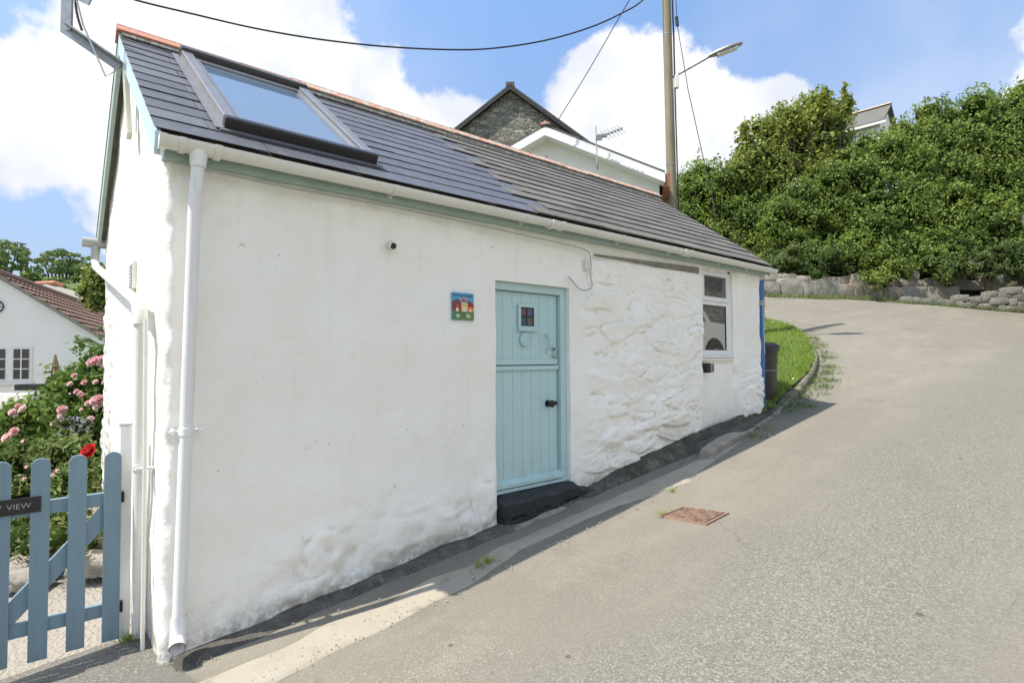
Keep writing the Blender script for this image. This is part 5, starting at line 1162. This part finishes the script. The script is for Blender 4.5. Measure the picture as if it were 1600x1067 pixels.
def shrub(name, label, cat, blobs, mat, per, size, asp=.6, depth=.35, core=.70, group=None, sprigs=0, stems=None, wob=.0):
    bl = [((tuple(c)), (r, r, r*.9) if isinstance(r, (int, float)) else r) for c, r in blobs]
    zb = min(c[2]-r[2] for c, r in bl); cx = sum(c[0] for c, r in bl)/len(bl); cy = sum(c[1] for c, r in bl)/len(bl)
    root = empty(name, (cx, cy, zb), label, cat, group)
    P_, N_ = blob_leaves(bl, per, depth)
    if wob: P_ = P_ + np.array([noise.noise_vector(Vector(p)*1.3) for p in P_])*wob + np.array([noise.noise_vector(Vector(p)*3.7) for p in P_])*wob*.45
    if sprigs:
        ups = []; un_ = []
        for _ in range(sprigs):
            c, r = bl[rng.integers(len(bl))]; d = rng.normal(0, 1, 3); d[2] = abs(d[2])*1.3 + .2; d /= np.linalg.norm(d); q = np.array(c) + d*np.array(r)*.9
            ln = rng.uniform(.25, .8)*max(.3, np.mean(r)*.7); dr = d*.5 + np.array((0, 0, .9)) + rng.normal(0, .25, 3); m = int(14 + ln*30)
            tt = rng.random(m)[:, None]; ups.append(q + dr*ln*tt + rng.normal(0, .07 + size*.3, (m, 3))*(1.1-tt)); un_.append(np.tile(dr, (m, 1)))
        P_ = np.concatenate([P_] + ups); N_ = np.concatenate([N_] + un_)
    V, F = leafmesh(P_, N_, size, asp); npmesh('foliage', V, F, mat, root)
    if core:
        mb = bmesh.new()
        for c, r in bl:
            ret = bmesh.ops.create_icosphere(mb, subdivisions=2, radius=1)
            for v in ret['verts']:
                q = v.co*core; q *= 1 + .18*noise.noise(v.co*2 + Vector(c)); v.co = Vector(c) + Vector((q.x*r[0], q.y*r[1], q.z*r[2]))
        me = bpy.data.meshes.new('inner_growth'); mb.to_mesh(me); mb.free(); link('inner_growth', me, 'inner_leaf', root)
    if stems:
        s = MB()
        for pth, r in stems: s.tube(pth, r, 7)
        s.build('stems', 'bark', root, smooth=True)
    return root
def px_blobs(region, D, rad, n, seed, dj=.6):
    """fill an outline given in picture-like coordinates on the bank face with many blobs of foliage at real depth"""
    rr = random.Random(seed); out = []
    xs_ = [p[0] for p in region]; ys_ = [p[1] for p in region]
    def inside(x, y):
        c = False; j = len(region)-1
        for i in range(len(region)):
            xi, yi = region[i]; xj, yj = region[j]
            if (yi > y) != (yj > y) and x < (xj-xi)*(y-yi)/(yj-yi)+xi: c = not c
            j = i
        return c
    tries = 0
    while len(out) < n and tries < 20000:
        tries += 1; x = rr.uniform(min(xs_), max(xs_)); y = rr.uniform(min(ys_), max(ys_))
        if not inside(x, y): continue
        r = rad*rr.uniform(.6, 1.25); d = D(x, y) + rr.uniform(-dj, dj); c = at(x, y, d)
        if any((c - Vector(o[0])).length < r*.62 for o in out): continue
        out.append((tuple(c), (r*rr.uniform(.9, 1.25), r, r*rr.uniform(.7, .95))))
    return out
DH = lambda base: (lambda x, y: base + (430-y)*.0105)
hedges = [
 ('hedge', 'rounded dense green hedge just right of the telegraph pole', [(950,335),(1030,330),(1066,285),(1105,262),(1140,250),(1180,262),(1215,300),(1225,420),(1180,425),(960,420)], 22.0, .75, 105, 'leaf_hedge', .14),
 ('sycamore_bush', 'tall yellowish green sycamore thicket with upright sprigs beside the hill house', [(1150,225),(1165,198),(1200,195),(1230,168),(1270,165),(1300,160),(1322,165),(1320,215),(1330,240),(1320,300),(1250,330),(1190,310),(1145,250)], 21.3, .62, 80, 'leaf_sycamore', .17),
 ('hedge', 'broad middle stretch of the tall hedge, below the hill house', [(1200,320),(1260,300),(1320,232),(1385,212),(1405,198),(1440,200),(1450,300),(1440,385),(1400,405),(1330,400),(1240,398),(1205,400)], 20.8, .7, 110, 'leaf_hedge', .15),
 ('hedge', 'tallest right-hand stretch of the hedge, highest at the edge of the view', [(1402,205),(1425,188),(1450,172),(1490,178),(1520,166),(1560,150),(1600,145),(1680,150),(1700,400),(1620,400),(1560,385),(1500,410),(1440,410),(1420,320)], 20.8, .7, 190, 'leaf_hedge', .15),
 ('ivy_bush', 'grey green ivy hanging over the boulders at the left of the bank', [(1190,385),(1330,395),(1340,425),(1290,432),(1200,428)], 20.2, .38, 45, 'leaf_ivy', .11),
 ('bramble_bush', 'bright green bush spilling down over the boulders to the road', [(1350,400),(1400,395),(1430,420),(1400,450),(1365,455),(1345,445)], 19.9, .32, 26, 'leaf_hedge', .12),
 ('ivy_bush', 'ivy spilling over the rocky bank above the dry stone wall at the right edge', [(1445,415),(1490,398),(1560,385),(1640,378),(1660,430),(1590,428),(1530,434),(1470,440)], 19.6, .27, 60, 'leaf_ivy', .11),
 ('bramble_bush', 'leafy bush at the start of the grey dry stone wall', [(1440,385),(1500,385),(1515,420),(1480,438),(1450,430)], 19.9, .36, 26, 'leaf_hedge', .12)]
for i, (nm, lab, reg, D, rad, n, mat, sz) in enumerate(hedges):
    bl = px_blobs(reg, DH(D), rad, n, i+3)
    if i in (0, 2, 3): bl += px_blobs([(x, y+22) for x, y in reg], DH(D+1.4), 1.0, n//4, i+40)
    if i == 3: bl += [(tuple(at(1545, 285, 23.0)), (1.5, 1.3, 1.3)), (tuple(at(1558, 305, 22.8)), (1.3, 1.2, 1.2)), (tuple(at(1535, 265, 22.9)), (1.2, 1.2, 1.1))]
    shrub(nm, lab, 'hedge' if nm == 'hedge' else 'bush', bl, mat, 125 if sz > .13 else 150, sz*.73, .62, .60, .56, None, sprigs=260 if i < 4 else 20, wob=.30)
# tall leafy shoots of the sycamore thicket
def shoots():
    P_ = []; N_ = []
    st = MB()
    for (x0, y0, x1, y1, w) in ((1262,215,1275,152,26),(1288,190,1290,140,18),(1312,200,1322,132,13),(1318,190,1330,155,10),(1240,200,1238,172,22),(1170,235,1160,195,16),(1195,230,1200,190,18),(1215,220,1228,180,20)):
        a = at(x0, y0, 22.8); b_ = at(x1, y1, 22.6); st.tube([a - Vector((0,0,1.5)), a, b_], [.05, .03, .01], 6)
        n = int(20*w); t = rng.random(n); p = np.array(a)[None]*(1-t[:,None]) + np.array(b_)[None]*t[:,None]; p += rng.normal(0, 1, (n, 3))*(w*.015*(1.05-t*.75))[:,None]; P_.append(p); N_.append(np.tile((0.,0.,1.), (n,1)))
    V, F = leafmesh(np.concatenate(P_), np.concatenate(N_), .17, .7, .9); r = empty('sycamore_sapling', at(1275, 230, 22.7), 'group of upright leafy sycamore shoots standing above the thicket', 'sapling'); npmesh('foliage', V, F, 'leaf_sycamore', r); st.build('stems', 'bark', r)
shoots()
# grass and weeds in tufts: along the boulder foot, kerb, channel
def weeds(name, label, pts, n, h, w, mat, spread=.6, sc=.06):
    P_ = []
    for (x, y, z, k) in pts: P_.append(np.array((x, y, z)) + rng.normal(0, 1, (int(n*k), 3))*np.array((sc*k**.5, sc*k**.5, 0.002)))
    o = blades(name, np.concatenate(P_), h, w, mat, label, spread); o['category'] = 'weeds'; return o
wp = []
for s in np.arange(.2, 12, .13):
    p, t, n = base_at(s); q = p - n*random.uniform(.25, .5); wp.append((q.x, q.y, float(hroad(q.x, q.y)), random.uniform(.2, 1.2)))
weeds('weeds', 'ragged yellow green weeds along the foot of the boulder wall', wp, 60, .16, .02, 'leaf_herb', .7, .12)
wp = []
for p in KR:
    if 7.9 < p.x < 13.2 and random.random() < .75: 
        o_ = random.uniform(.02, .30)*(1 if p.x < 11 else .6); i = KR.index(p); t = (KR[min(i+1, len(KR)-1)]-p).normalized(); q = p - Vector((-t.y, t.x))*o_; wp.append((q.x, q.y, float(hroad(q.x, q.y))+.01, random.uniform(.2, 1.3)))
for (x, y) in ((7.6,-.2),(7.9,-.15),(8.1,-.2),(6.1,-.42),(6.5,-.36)): wp.append((x, y, float(hroad(x, y))+.01, .5))
ov = []
for p in KR:
    if 7.4 < p.x < 13.4:
        i = KR.index(p); t = (KR[min(i+1, len(KR)-1)]-p).normalized()
        for _ in range(2): q = p + Vector((-t.y, t.x))*random.uniform(.08, .26); ov.append((q.x, q.y, float(hroad(q.x, q.y)) + .09 + .09*ss(7.3, 8.3, p.x) - .04*ss(10.5, 13, p.x) + .015, random.uniform(.15, .9)))
weeds('verge_edge_grass', 'longer yellowing grass spilling over the kerb of the verge', ov, 45, .055, .010, 'grass_blade', .8, .06)
ov = []
for k in range(70):
    f = k/69; q = at(1400 + 260*f, 468 + 16*f, 19.2 - 1.5*f); ov.append((q.x, q.y, float(hroad(q.x, q.y)), random.uniform(.1, .8)))
weeds('wall_foot_weeds', 'yellow green weeds along the foot of the dry stone wall', ov, 60, .13, .02, 'leaf_herb', .8, .12)
weeds('kerb_weeds', 'patchy low weeds growing in the gutter beside the curved kerb', wp, 50, .07, .016, 'leaf_herb', .8, .09)
wp = [(1.85,-.48,.24,.18),(1.93,-.47,.25,.25),(3.9,-.70,.48,.10),(.98,-.12,.13,.06),(-.10,.42,.03,.3),(3.34,-.96,.43,.10)]
weeds('wall_weeds', 'tiny green weeds sprouting in the concrete strip below the wall', wp, 130, .05, .008, 'grass_blade', .9, .035)
def grit():
    V = []; F = []; n = 2600
    for _ in range(n):
        q_ = random.random()
        if q_ < .55: x = random.uniform(.1, 7.2); y = -.05 - abs(random.gauss(0, .09))
        elif q_ < .8: x = random.uniform(.3, 4.5); y = -.60 + random.gauss(0, .06)
        else: x = random.uniform(5.2, 8.6); y = {0: -.5}.get(0) + .14*(x-5.2) + random.gauss(0, .05)
        r_ = random.choice((.002, .003, .004, .006)) * random.uniform(.7, 1.5); z = float(hroad(x, y)) + .014; i = len(V); a = random.uniform(0, 6)
        for k in range(4): V.append((x + r_*math.cos(a+k*1.57)*random.uniform(.6, 1.2), y + r_*math.sin(a+k*1.57)*random.uniform(.6, 1.2), z))
        V.append((x, y, z + r_*1.1)); F += [(i, i+1, i+4), (i+1, i+2, i+4), (i+2, i+3, i+4), (i+3, i, i+4)]
    simple('grit', (.33,.30,.24), .95, sc=40, var=.6); o = npmesh('grit', V, np.array(F), 'grit'); o['kind'] = 'stuff'; o['label'] = 'loose grit gathered in the gutter strip along the wall'; o['category'] = 'grit'
grit()
# white daisies in the verge
P_ = sample_tris(VV, VF, 260); P_[:, 2] += .055; V, F = leafmesh(P_, np.tile((0.,0.,1.), (260,1)), .035, .9, .3); o = npmesh('daisies', V, F, 'daisy_white'); o['kind'] = 'stuff'; o['label'] = 'tiny white daisies scattered in the verge grass'; o['category'] = 'flowers'

# ------------------------------------------------------------------ left background: hill, trees, power poles
def hill():
    V = []; nu, nd = 50, 16
    for i in range(nu):
        px = -500 + 800*i/(nu-1)
        for j in range(nd):
            t = j/(nd-1); D = 26 + 50*t; py = 505 - 74*math.sin(min(1, t*1.15)*math.pi/2) + 10*noise.noise(Vector((px*.01, t*2, 0))) + .03*max(0, px); q = at(px, py, D); V.append(tuple(q))
    o = npmesh('hill', V, grid_faces(nu, nd), 'turf', None, True); o['kind'] = 'structure'; o['label'] = 'green hillside behind the bungalow'
hill()
def tree(name, label, base, top_c, crowns, mat, n_leaf, size, stems):
    root = empty(name, base, label, 'tree', None); tr = MB()
    for pth, r0, r1 in stems: tr.tube(resample3(pth, 4), [r0 + (r1-r0)*k/(len(pth)*4-4) for k in range((len(pth)-1)*4+1)], 7)
    tr.build('trunk', 'bark', root, smooth=True)
    P_, N_ = blob_leaves(crowns, n_leaf, .55); V, F = leafmesh(P_, N_, size, .65); npmesh('crown', V, F, mat, root)
def far_trees():
    specs = [('dome_tree', 'wide dome-shaped tree with several trunks on the hill skyline', 98, 438, 62, 45, 392, 60, 9), ('round_tree', 'leafy tree on the skyline at the left edge of the picture', 2, 432, 48, 30, 378, 60, 5), ('round_tree', 'dark tree on the hill half hidden by the drainpipe', 140, 440, 34, 24, 405, 58, 5), ('round_tree', 'large tree outside the left edge on the hill', -90, 440, 70, 40, 370, 62, 7)]
    for (nm, lab, bx, by, rw, rh, ty, D, ns) in specs:
        rr = random.Random(bx); k = D/CF; base = at(bx, by, D); cr = []
        for _ in range(70 if rw > 40 else 44):
            a = rr.uniform(0, math.pi*(1 if nm == 'dome_tree' else 2)); q = rr.uniform(.0, 1)**.5; cx = bx + rw*.86*q*math.cos(a); cy = (ty + rh*.85) - rh*.8*q*math.sin(a) + rr.uniform(-4, 4); c = at(cx, cy, D + rr.uniform(-1.8, 1.8)); r = rr.uniform(3.5, 7.5)*k; cr.append((tuple(c), (r*1.25, r*1.25, r*.7)))
        stems = []
        for s in range(ns):
            f = (s - (ns-1)/2)/max(1, ns)*1.6; stems.append(([at(bx + f*rw*.45, by+8, D), at(bx + f*rw*.55, by-14, D), at(bx + f*rw*.8, ty+rh*.35, D)], .13, .03))
        tree(nm, lab, base, None, cr, 'leaf_far', 14, .36, stems)
    # dark thicket under the dome tree
    bl = px_blobs([(85,437),(150,434),(160,450),(110,452),(88,446)], lambda x, y: 55, .7, 12, 5); shrub('thicket', 'dark bushes below the dome shaped tree', 'bush', bl, 'leaf_far', 14, .35, core=.8)
    bl = px_blobs([(30,434),(70,446),(130,476),(160,490),(150,470),(60,438)], lambda x, y: 40, .6, 14, 8); shrub('field_hedge', 'light green hedge along the slope behind the bungalow roof', 'hedge', bl, 'leaf_hedge', 18, .25, core=.8)
    bl = px_blobs([(128,450),(150,428),(168,440),(168,480),(140,478),(126,465)], lambda x, y: 15, .3, 16, 9, .3); shrub('garden_bush', 'bright leafy bush with orange tips between the bungalow roof and the cottage', 'bush', bl, 'leaf_sycamore', 160, .10, core=.6)
far_trees()
def hpoles():
    D = 62; root = empty('power_pole', at(38, 433, D), 'distant pair of wooden power poles on the hill skyline', 'power pole')
    for x, y0, y1 in ((33.5, 436, 380), (41.5, 436, 388)): MB().tube([at(x, y0, D), at(x, y1, D)], .16, 8).build('pole', 'pole_wood', root)
    MB().tube([at(27, 379.5, D), at(41, 382, D)], .08, 6).tube([at(34, 387, D), at(45, 389.5, D)], .08, 6).tube([at(32, 396, D), at(42, 398, D)], .3, 6).build('crossarm', 'bark', root)
hpoles()

# ------------------------------------------------------------------ across the lane, outside the picture (seen in the window glass)
def car():
    simple('car_paint', (.72,.71,.66), .25, sc=3, var=.03)
    cx, cy = 10.75, -4.25; g = float(hroad(cx, cy)); d = Vector((1, .04, 0)).normalized(); sl_ = Vector((d.x, d.y, .118)).normalized(); sd_ = Vector((-d.y, d.x, 0)); up_ = sl_.cross(sd_).normalized()
    ca = empty('parked_car', (cx, cy, g), 'off white pickup style car parked across the lane', 'car'); fr = (Vector((cx, cy, g)), sl_, sd_, up_)
    prof = [(-2.2,.45),(-2.2,1.05),(-1.95,1.18),(-1.0,1.22),(-.75,1.25),(-.35,1.78),(.9,1.80),(1.35,1.22),(2.1,1.08),(2.3,.9),(2.3,.45)]
    arch = [(1.9,.42)] + [(1.42+.42*math.cos(a), .40+.42*math.sin(a)) for a in [math.pi*k/10 for k in range(11)]] + [(-.95,.42)] + [(-1.37+.42*math.cos(a), .40+.42*math.sin(a)) for a in [math.pi*k/10 for k in range(11)]] + [(-2.2,.42)]
    def P(x, y, z): return fr[0] + sl_*x + sd_*y + up_*z
    m = MB(); pts = prof + arch; m.prism([P(x, .85, z) for x, z in pts], -sd_*1.7); m.build('body', 'car_paint', ca, bevel=.04, seg=3)
    for y in (.851, -.851):
        for q in ([(-.62,1.25),(-.3,1.68),(.25,1.70),(.25,1.25)], [(.33,1.25),(.33,1.70),(.85,1.70),(1.15,1.25)]): MB().prism([P(x, y, z) for x, z in q], sd_*(.006 if y > 0 else -.006)).build('side_window', 'glass_dark', ca)
    for x in (1.42, -1.37):
        for y in (.70, -.90):
            MB().tube([P(x, y, .36), P(x, y+.2, .36)], .36, 28).build('wheel', 'black_plastic', ca, smooth=True)
            MB().tube([P(x, y-.01, .36), P(x, y+.21, .36)], .2, 20).build('rim', 'steel', ca, smooth=True)
car()
def opposite():
    q = Vector((16.5, -10.5, 2.2)); root = empty('stone_barn', (15, -10, 1), 'grey stone barn across the lane, outside the picture', 'barn'); ex = Vector((1, .06, 0)).normalized(); ey = Vector((-ex.y, ex.x, 0))
    MB().box((0, -5, 0), (13, 0, 4.6), (q, ex, ey, Vector((0,0,1)))).build('wall', 'rubble_stone', root)
    MB().prism([q+ey*.25+ex*-.2+Vector((0,0,4.6)), q+ey*-2.5+ex*-.2+Vector((0,0,6.6)), q+ey*-5.25+ex*-.2+Vector((0,0,4.6))], ex*13.4).build('roof', 'tile_dark', root)
    MB().box((-.2, .26, 4.45), (13.2, .36, 4.6), (q, ex, ey, Vector((0,0,1)))).build('gutter', 'upvc_white', root)
opposite()

# ------------------------------------------------------------------ garden
def flower(name, c, r, mat, parent, petals=46):
    n = petals; V = []; F = []
    for k in range(n):
        ring_ = k/n; a = k*2.399; rr = r*(.25 + .75*ring_); up = .75*math.sqrt(max(0,1-ring_**2))+.05; view = -fwh*.85 + Vector((0,0,.5)) + rth*(((c[0]*37) % 1)-.5)*.6; view.normalize(); ux = view.orthogonal().normalized(); uy = view.cross(ux)
        d = ux*math.cos(a) + uy*math.sin(a); t = view.cross(d); b = Vector(c) + d*rr*.25; tip = Vector(c) + d*rr + view*r*up; w = r*(.30+.25*ring_)
        i = len(V); V += [tuple(b - t*w*.5), tuple(b + t*w*.5), tuple(tip + t*w*.75 - view*r*.08), tuple(tip + d*r*.06), tuple(tip - t*w*.75 - view*r*.08)]; F.append((i, i+1, i+2, i+3, i+4))
    me = bpy.data.meshes.new(name); me.from_pydata(V, [], F); return link(name, me, mat, parent)
def garden():
    # rose shrub against the gable
    bl = px_blobs([(60,640),(92,605),(120,585),(136,548),(170,540),(185,600),(185,700),(180,760),(60,760),(35,700)], lambda x, y: 6.75 + (165-x)*.003, .18, 90, 21, .3)
    rs = shrub('rose_bush', 'big rose bush with pale pink blooms against the gable end', 'rose bush', bl, 'leaf_rose', 420, .07, .65, .5, .5, sprigs=110, wob=.05)
    for (x, y, r, m) in ((143,567,6,'petal_pink'),(150,564,7,'petal_pink'),(157,566,6,'petal_pale'),(160,560,5,'petal_pink'),(163,571,5,'petal_pink'),(117,587,4,'petal_pink'),(120,612,4,'petal_pink'),(125,615,4,'petal_pale'),(129,618,4,'petal_pink'),(149,626,7,'petal_pale'),(156,624,7,'petal_pink'),(154,634,7,'petal_pale'),(139,630,5,'petal_pink'),(145,629,4,'petal_pink'),(97,640,6,'petal_pink'),(101,640,5,'petal_pale'),(98,649,6,'petal_pale'),(164,597,4,'petal_pink'),(167,640,5,'petal_pale'),(105,656,3,'petal_pale'),(110,600,4,'petal_pale'),(132,598,4,'petal_pink'),(84,662,4,'petal_pale'),(118,668,5,'petal_pink'),(142,655,5,'petal_pale'),(66,676,4,'petal_pink'),(128,640,3,'petal_pale'),(150,597,4,'petal_pale')):
        d = 6.28; c = at(x, y, d); flower('bloom', c, r*1.15*d/CF, m, rs)
    bl = px_blobs([(0,650),(20,640),(60,650),(80,700),(70,770),(0,800)], lambda x, y: 5.6, .16, 50, 22, .3)
    r2 = shrub('rose_bush', 'lower rose bush with pale blooms at the left edge behind the gate', 'rose bush', bl, 'leaf_rose', 380, .065, .6, .5, .6)
    for (x, y, r, m) in ((20,644,6,'petal_pale'),(25,650,4,'petal_pale'),(37,638,6,'petal_pale'),(32,642,4,'petal_pale'),(12,684,8,'petal_pale'),(23,674,7,'petal_pink'),(80,701,8,'petal_pale'),(28,634,4,'petal_pink')): c = at(x, y, 5.15); flower('bloom', c, r*5.15/CF, m, r2)
    bl = px_blobs([(70,690),(172,685),(176,760),(168,855),(90,860),(70,800)], lambda x, y: 4.6 + (800-y)*.004, .13, 90, 23, .2)
    bl = [b for b in bl if b[0][0] < -.20]
    r3 = shrub('poppy_plant', 'leafy border plants with one large red poppy above the gate', 'plant', bl, 'leaf_herb', 420, .05, .5, .5, .6)
    flower('bloom', at(141, 706, 4.3), 13*4.3/CF, 'petal_red', r3, 60)
    for (x, y) in ((42,730),(38,748),(83,742),(90,735),(36,690),(118,760)): flower('bloom', at(x, y, 4.6), 3.5*4.6/CF, 'petal_pink', r3, 10)
    bl = px_blobs([(0,700),(70,690),(80,760),(75,850),(0,860)], lambda x, y: 4.7 + (800-y)*.004, .13, 60, 24, .2)
    r4 = shrub('border_plant', 'pale feathery border plants with small pink flowers behind the name sign', 'plant', bl, 'leaf_herb', 420, .045, .35, .5, .6)
    for (x, y) in ((5,780),(22,790),(30,845),(60,800)): flower('bloom', at(x, y, 4.5), 3.2*4.5/CF, 'petal_pink', r4, 10)
    bl = px_blobs([(95,655),(135,655),(135,680),(95,680)], lambda x, y: 5.8, .09, 9, 31, .1)
    r5 = shrub('lavender_plant', 'small grey mauve flowering plant in the middle of the roses', 'plant', bl, 'petal_mauve', 500, .03, .4, .5, .5)
    # brick-red planter between pickets
    c = at(96, 840, 4.75); c.z = .0; p = MB(); V = []; st = [(0,.12),(.02,.125),(.28,.165),(.285,.18),(.34,.18),(.34,.155)]; n = 20
    for z, r in st:
        for k in range(n): V.append((c.x + r*math.cos(2*math.pi*k/n), c.y + r*math.sin(2*math.pi*k/n), -.05+z*.95))
    F = [(i*n+k, i*n+(k+1) % n, (i+1)*n+(k+1) % n, (i+1)*n+k) for i in range(len(st)-1) for k in range(n)]; p.add(V, F); p.add([(c.x + .15*math.cos(2*math.pi*k/n), c.y + .15*math.sin(2*math.pi*k/n), .25) for k in range(n)], [tuple(range(n))])
    tag(p.build('flower_pot', 'terracotta', smooth=True), 'terracotta flower pot among plants behind the gate', 'flower pot')
    # edging rocks
    for (x, y, D, s_, lab) in ((40,905,4.2,.20,'flat grey rock on the gravel behind the left pickets'), (150,880,4.3,.24,'pale rough rock near the gate hinge side'), (95,890,4.6,.22,'grey edging stone at the foot of the border'), (150,852,4.6,.17,'small tan stone under the poppy plant')):
        c = at(x, y, D); m = MB(); rock(m, Vector((c.x, c.y, max(.07, c.z))), (s_*1.4, s_, s_*.6), (rth, fwh, Vector((0,0,1))), x*1.3, amp=.2, cuts=3); tag(m.build('garden_rock', 'boulder', smooth=True), lab, 'rock', 'rocks edging the garden')
    # low garden wall and trays near the bungalow
    a = at(-60, 622, 9.6); w = MB(); w.box((0, 0, -1.6), (2.05, .25, 0), (at(-60, 616, 9.6), rth, fwh, Vector((0,0,1)))); tag(w.build('garden_wall', 'render_white', bevel=.02), 'low pale garden wall below the bungalow window', 'wall')
    t = MB(); t.box((0, 0, 0), (.42, .25, .10), (at(22, 610, 9.4), rth, fwh, Vector((0,0,1)))); t.box((.03, .03, .10), (.39, .22, .105), (at(22, 610, 9.4), rth, fwh, Vector((0,0,1)))); tag(t.build('plant_tray', 'black_plastic', bevel=.01), 'black plastic plant tray on the low garden wall', 'tray')
    s = MB(); ap = at(86, 560, 9.2)
    for k, (dx, dy) in enumerate(((-.09,0),(-.05,.05),(.0,-.04),(.05,.04),(.10,0),(.03,.0))):
        b_ = at(88, 605, 9.2) + rth*dx*1.3 + fwh*dy; s.tube([b_ - Vector((0,0,.7)), b_, ap + rth*dx*.12 + Vector((0,0,.03*(k % 3)))], .014, 6)
    s.tube([ap + Vector((0,0,-.12)) + (rth*math.cos(a_) + fwh*math.sin(a_))*.04 for a_ in [k*.7 for k in range(10)]], .01, 5); tag(s.build('cane_wigwam', 'stake'), 'wigwam of brown garden canes tied at the top', 'canes')
    # drooping palm-like frond near gable back
    fr = MB(); a0 = at(168, 548, 8.5); tip = at(124, 534, 8.3); P2 = []
    fd = empty('fern', a0 - Vector((0,0,.9)), 'feathery green frond leaning out behind the rose bush', 'fern'); V = []; F = []
    for k in range(18):
        t = k/17; c = a0.lerp(tip, t) + Vector((0,0,.07*math.sin(t*3.0))); ln = .16*(1-.5*t)
        for sg in (-1, 1):
            i = len(V); d = (RT*-.5 - UP*.8*sg*.6 + FW*.3*sg).normalized(); q = c + d*ln; V += [tuple(c - RT*.014), tuple(c + RT*.014), tuple(q)]; F.append((i, i+1, i+2))
    me = bpy.data.meshes.new('leaflets'); me.from_pydata(V, [], F); link('leaflets', me, 'leaf_herb', fd); MB().tube([a0 - Vector((-.1,0,.9)), a0, a0.lerp(tip, .5)+Vector((0,0,.07)), tip], .007, 5).build('stalk', 'leaf_herb', fd)
garden()
print('objects', len(bpy.data.objects))
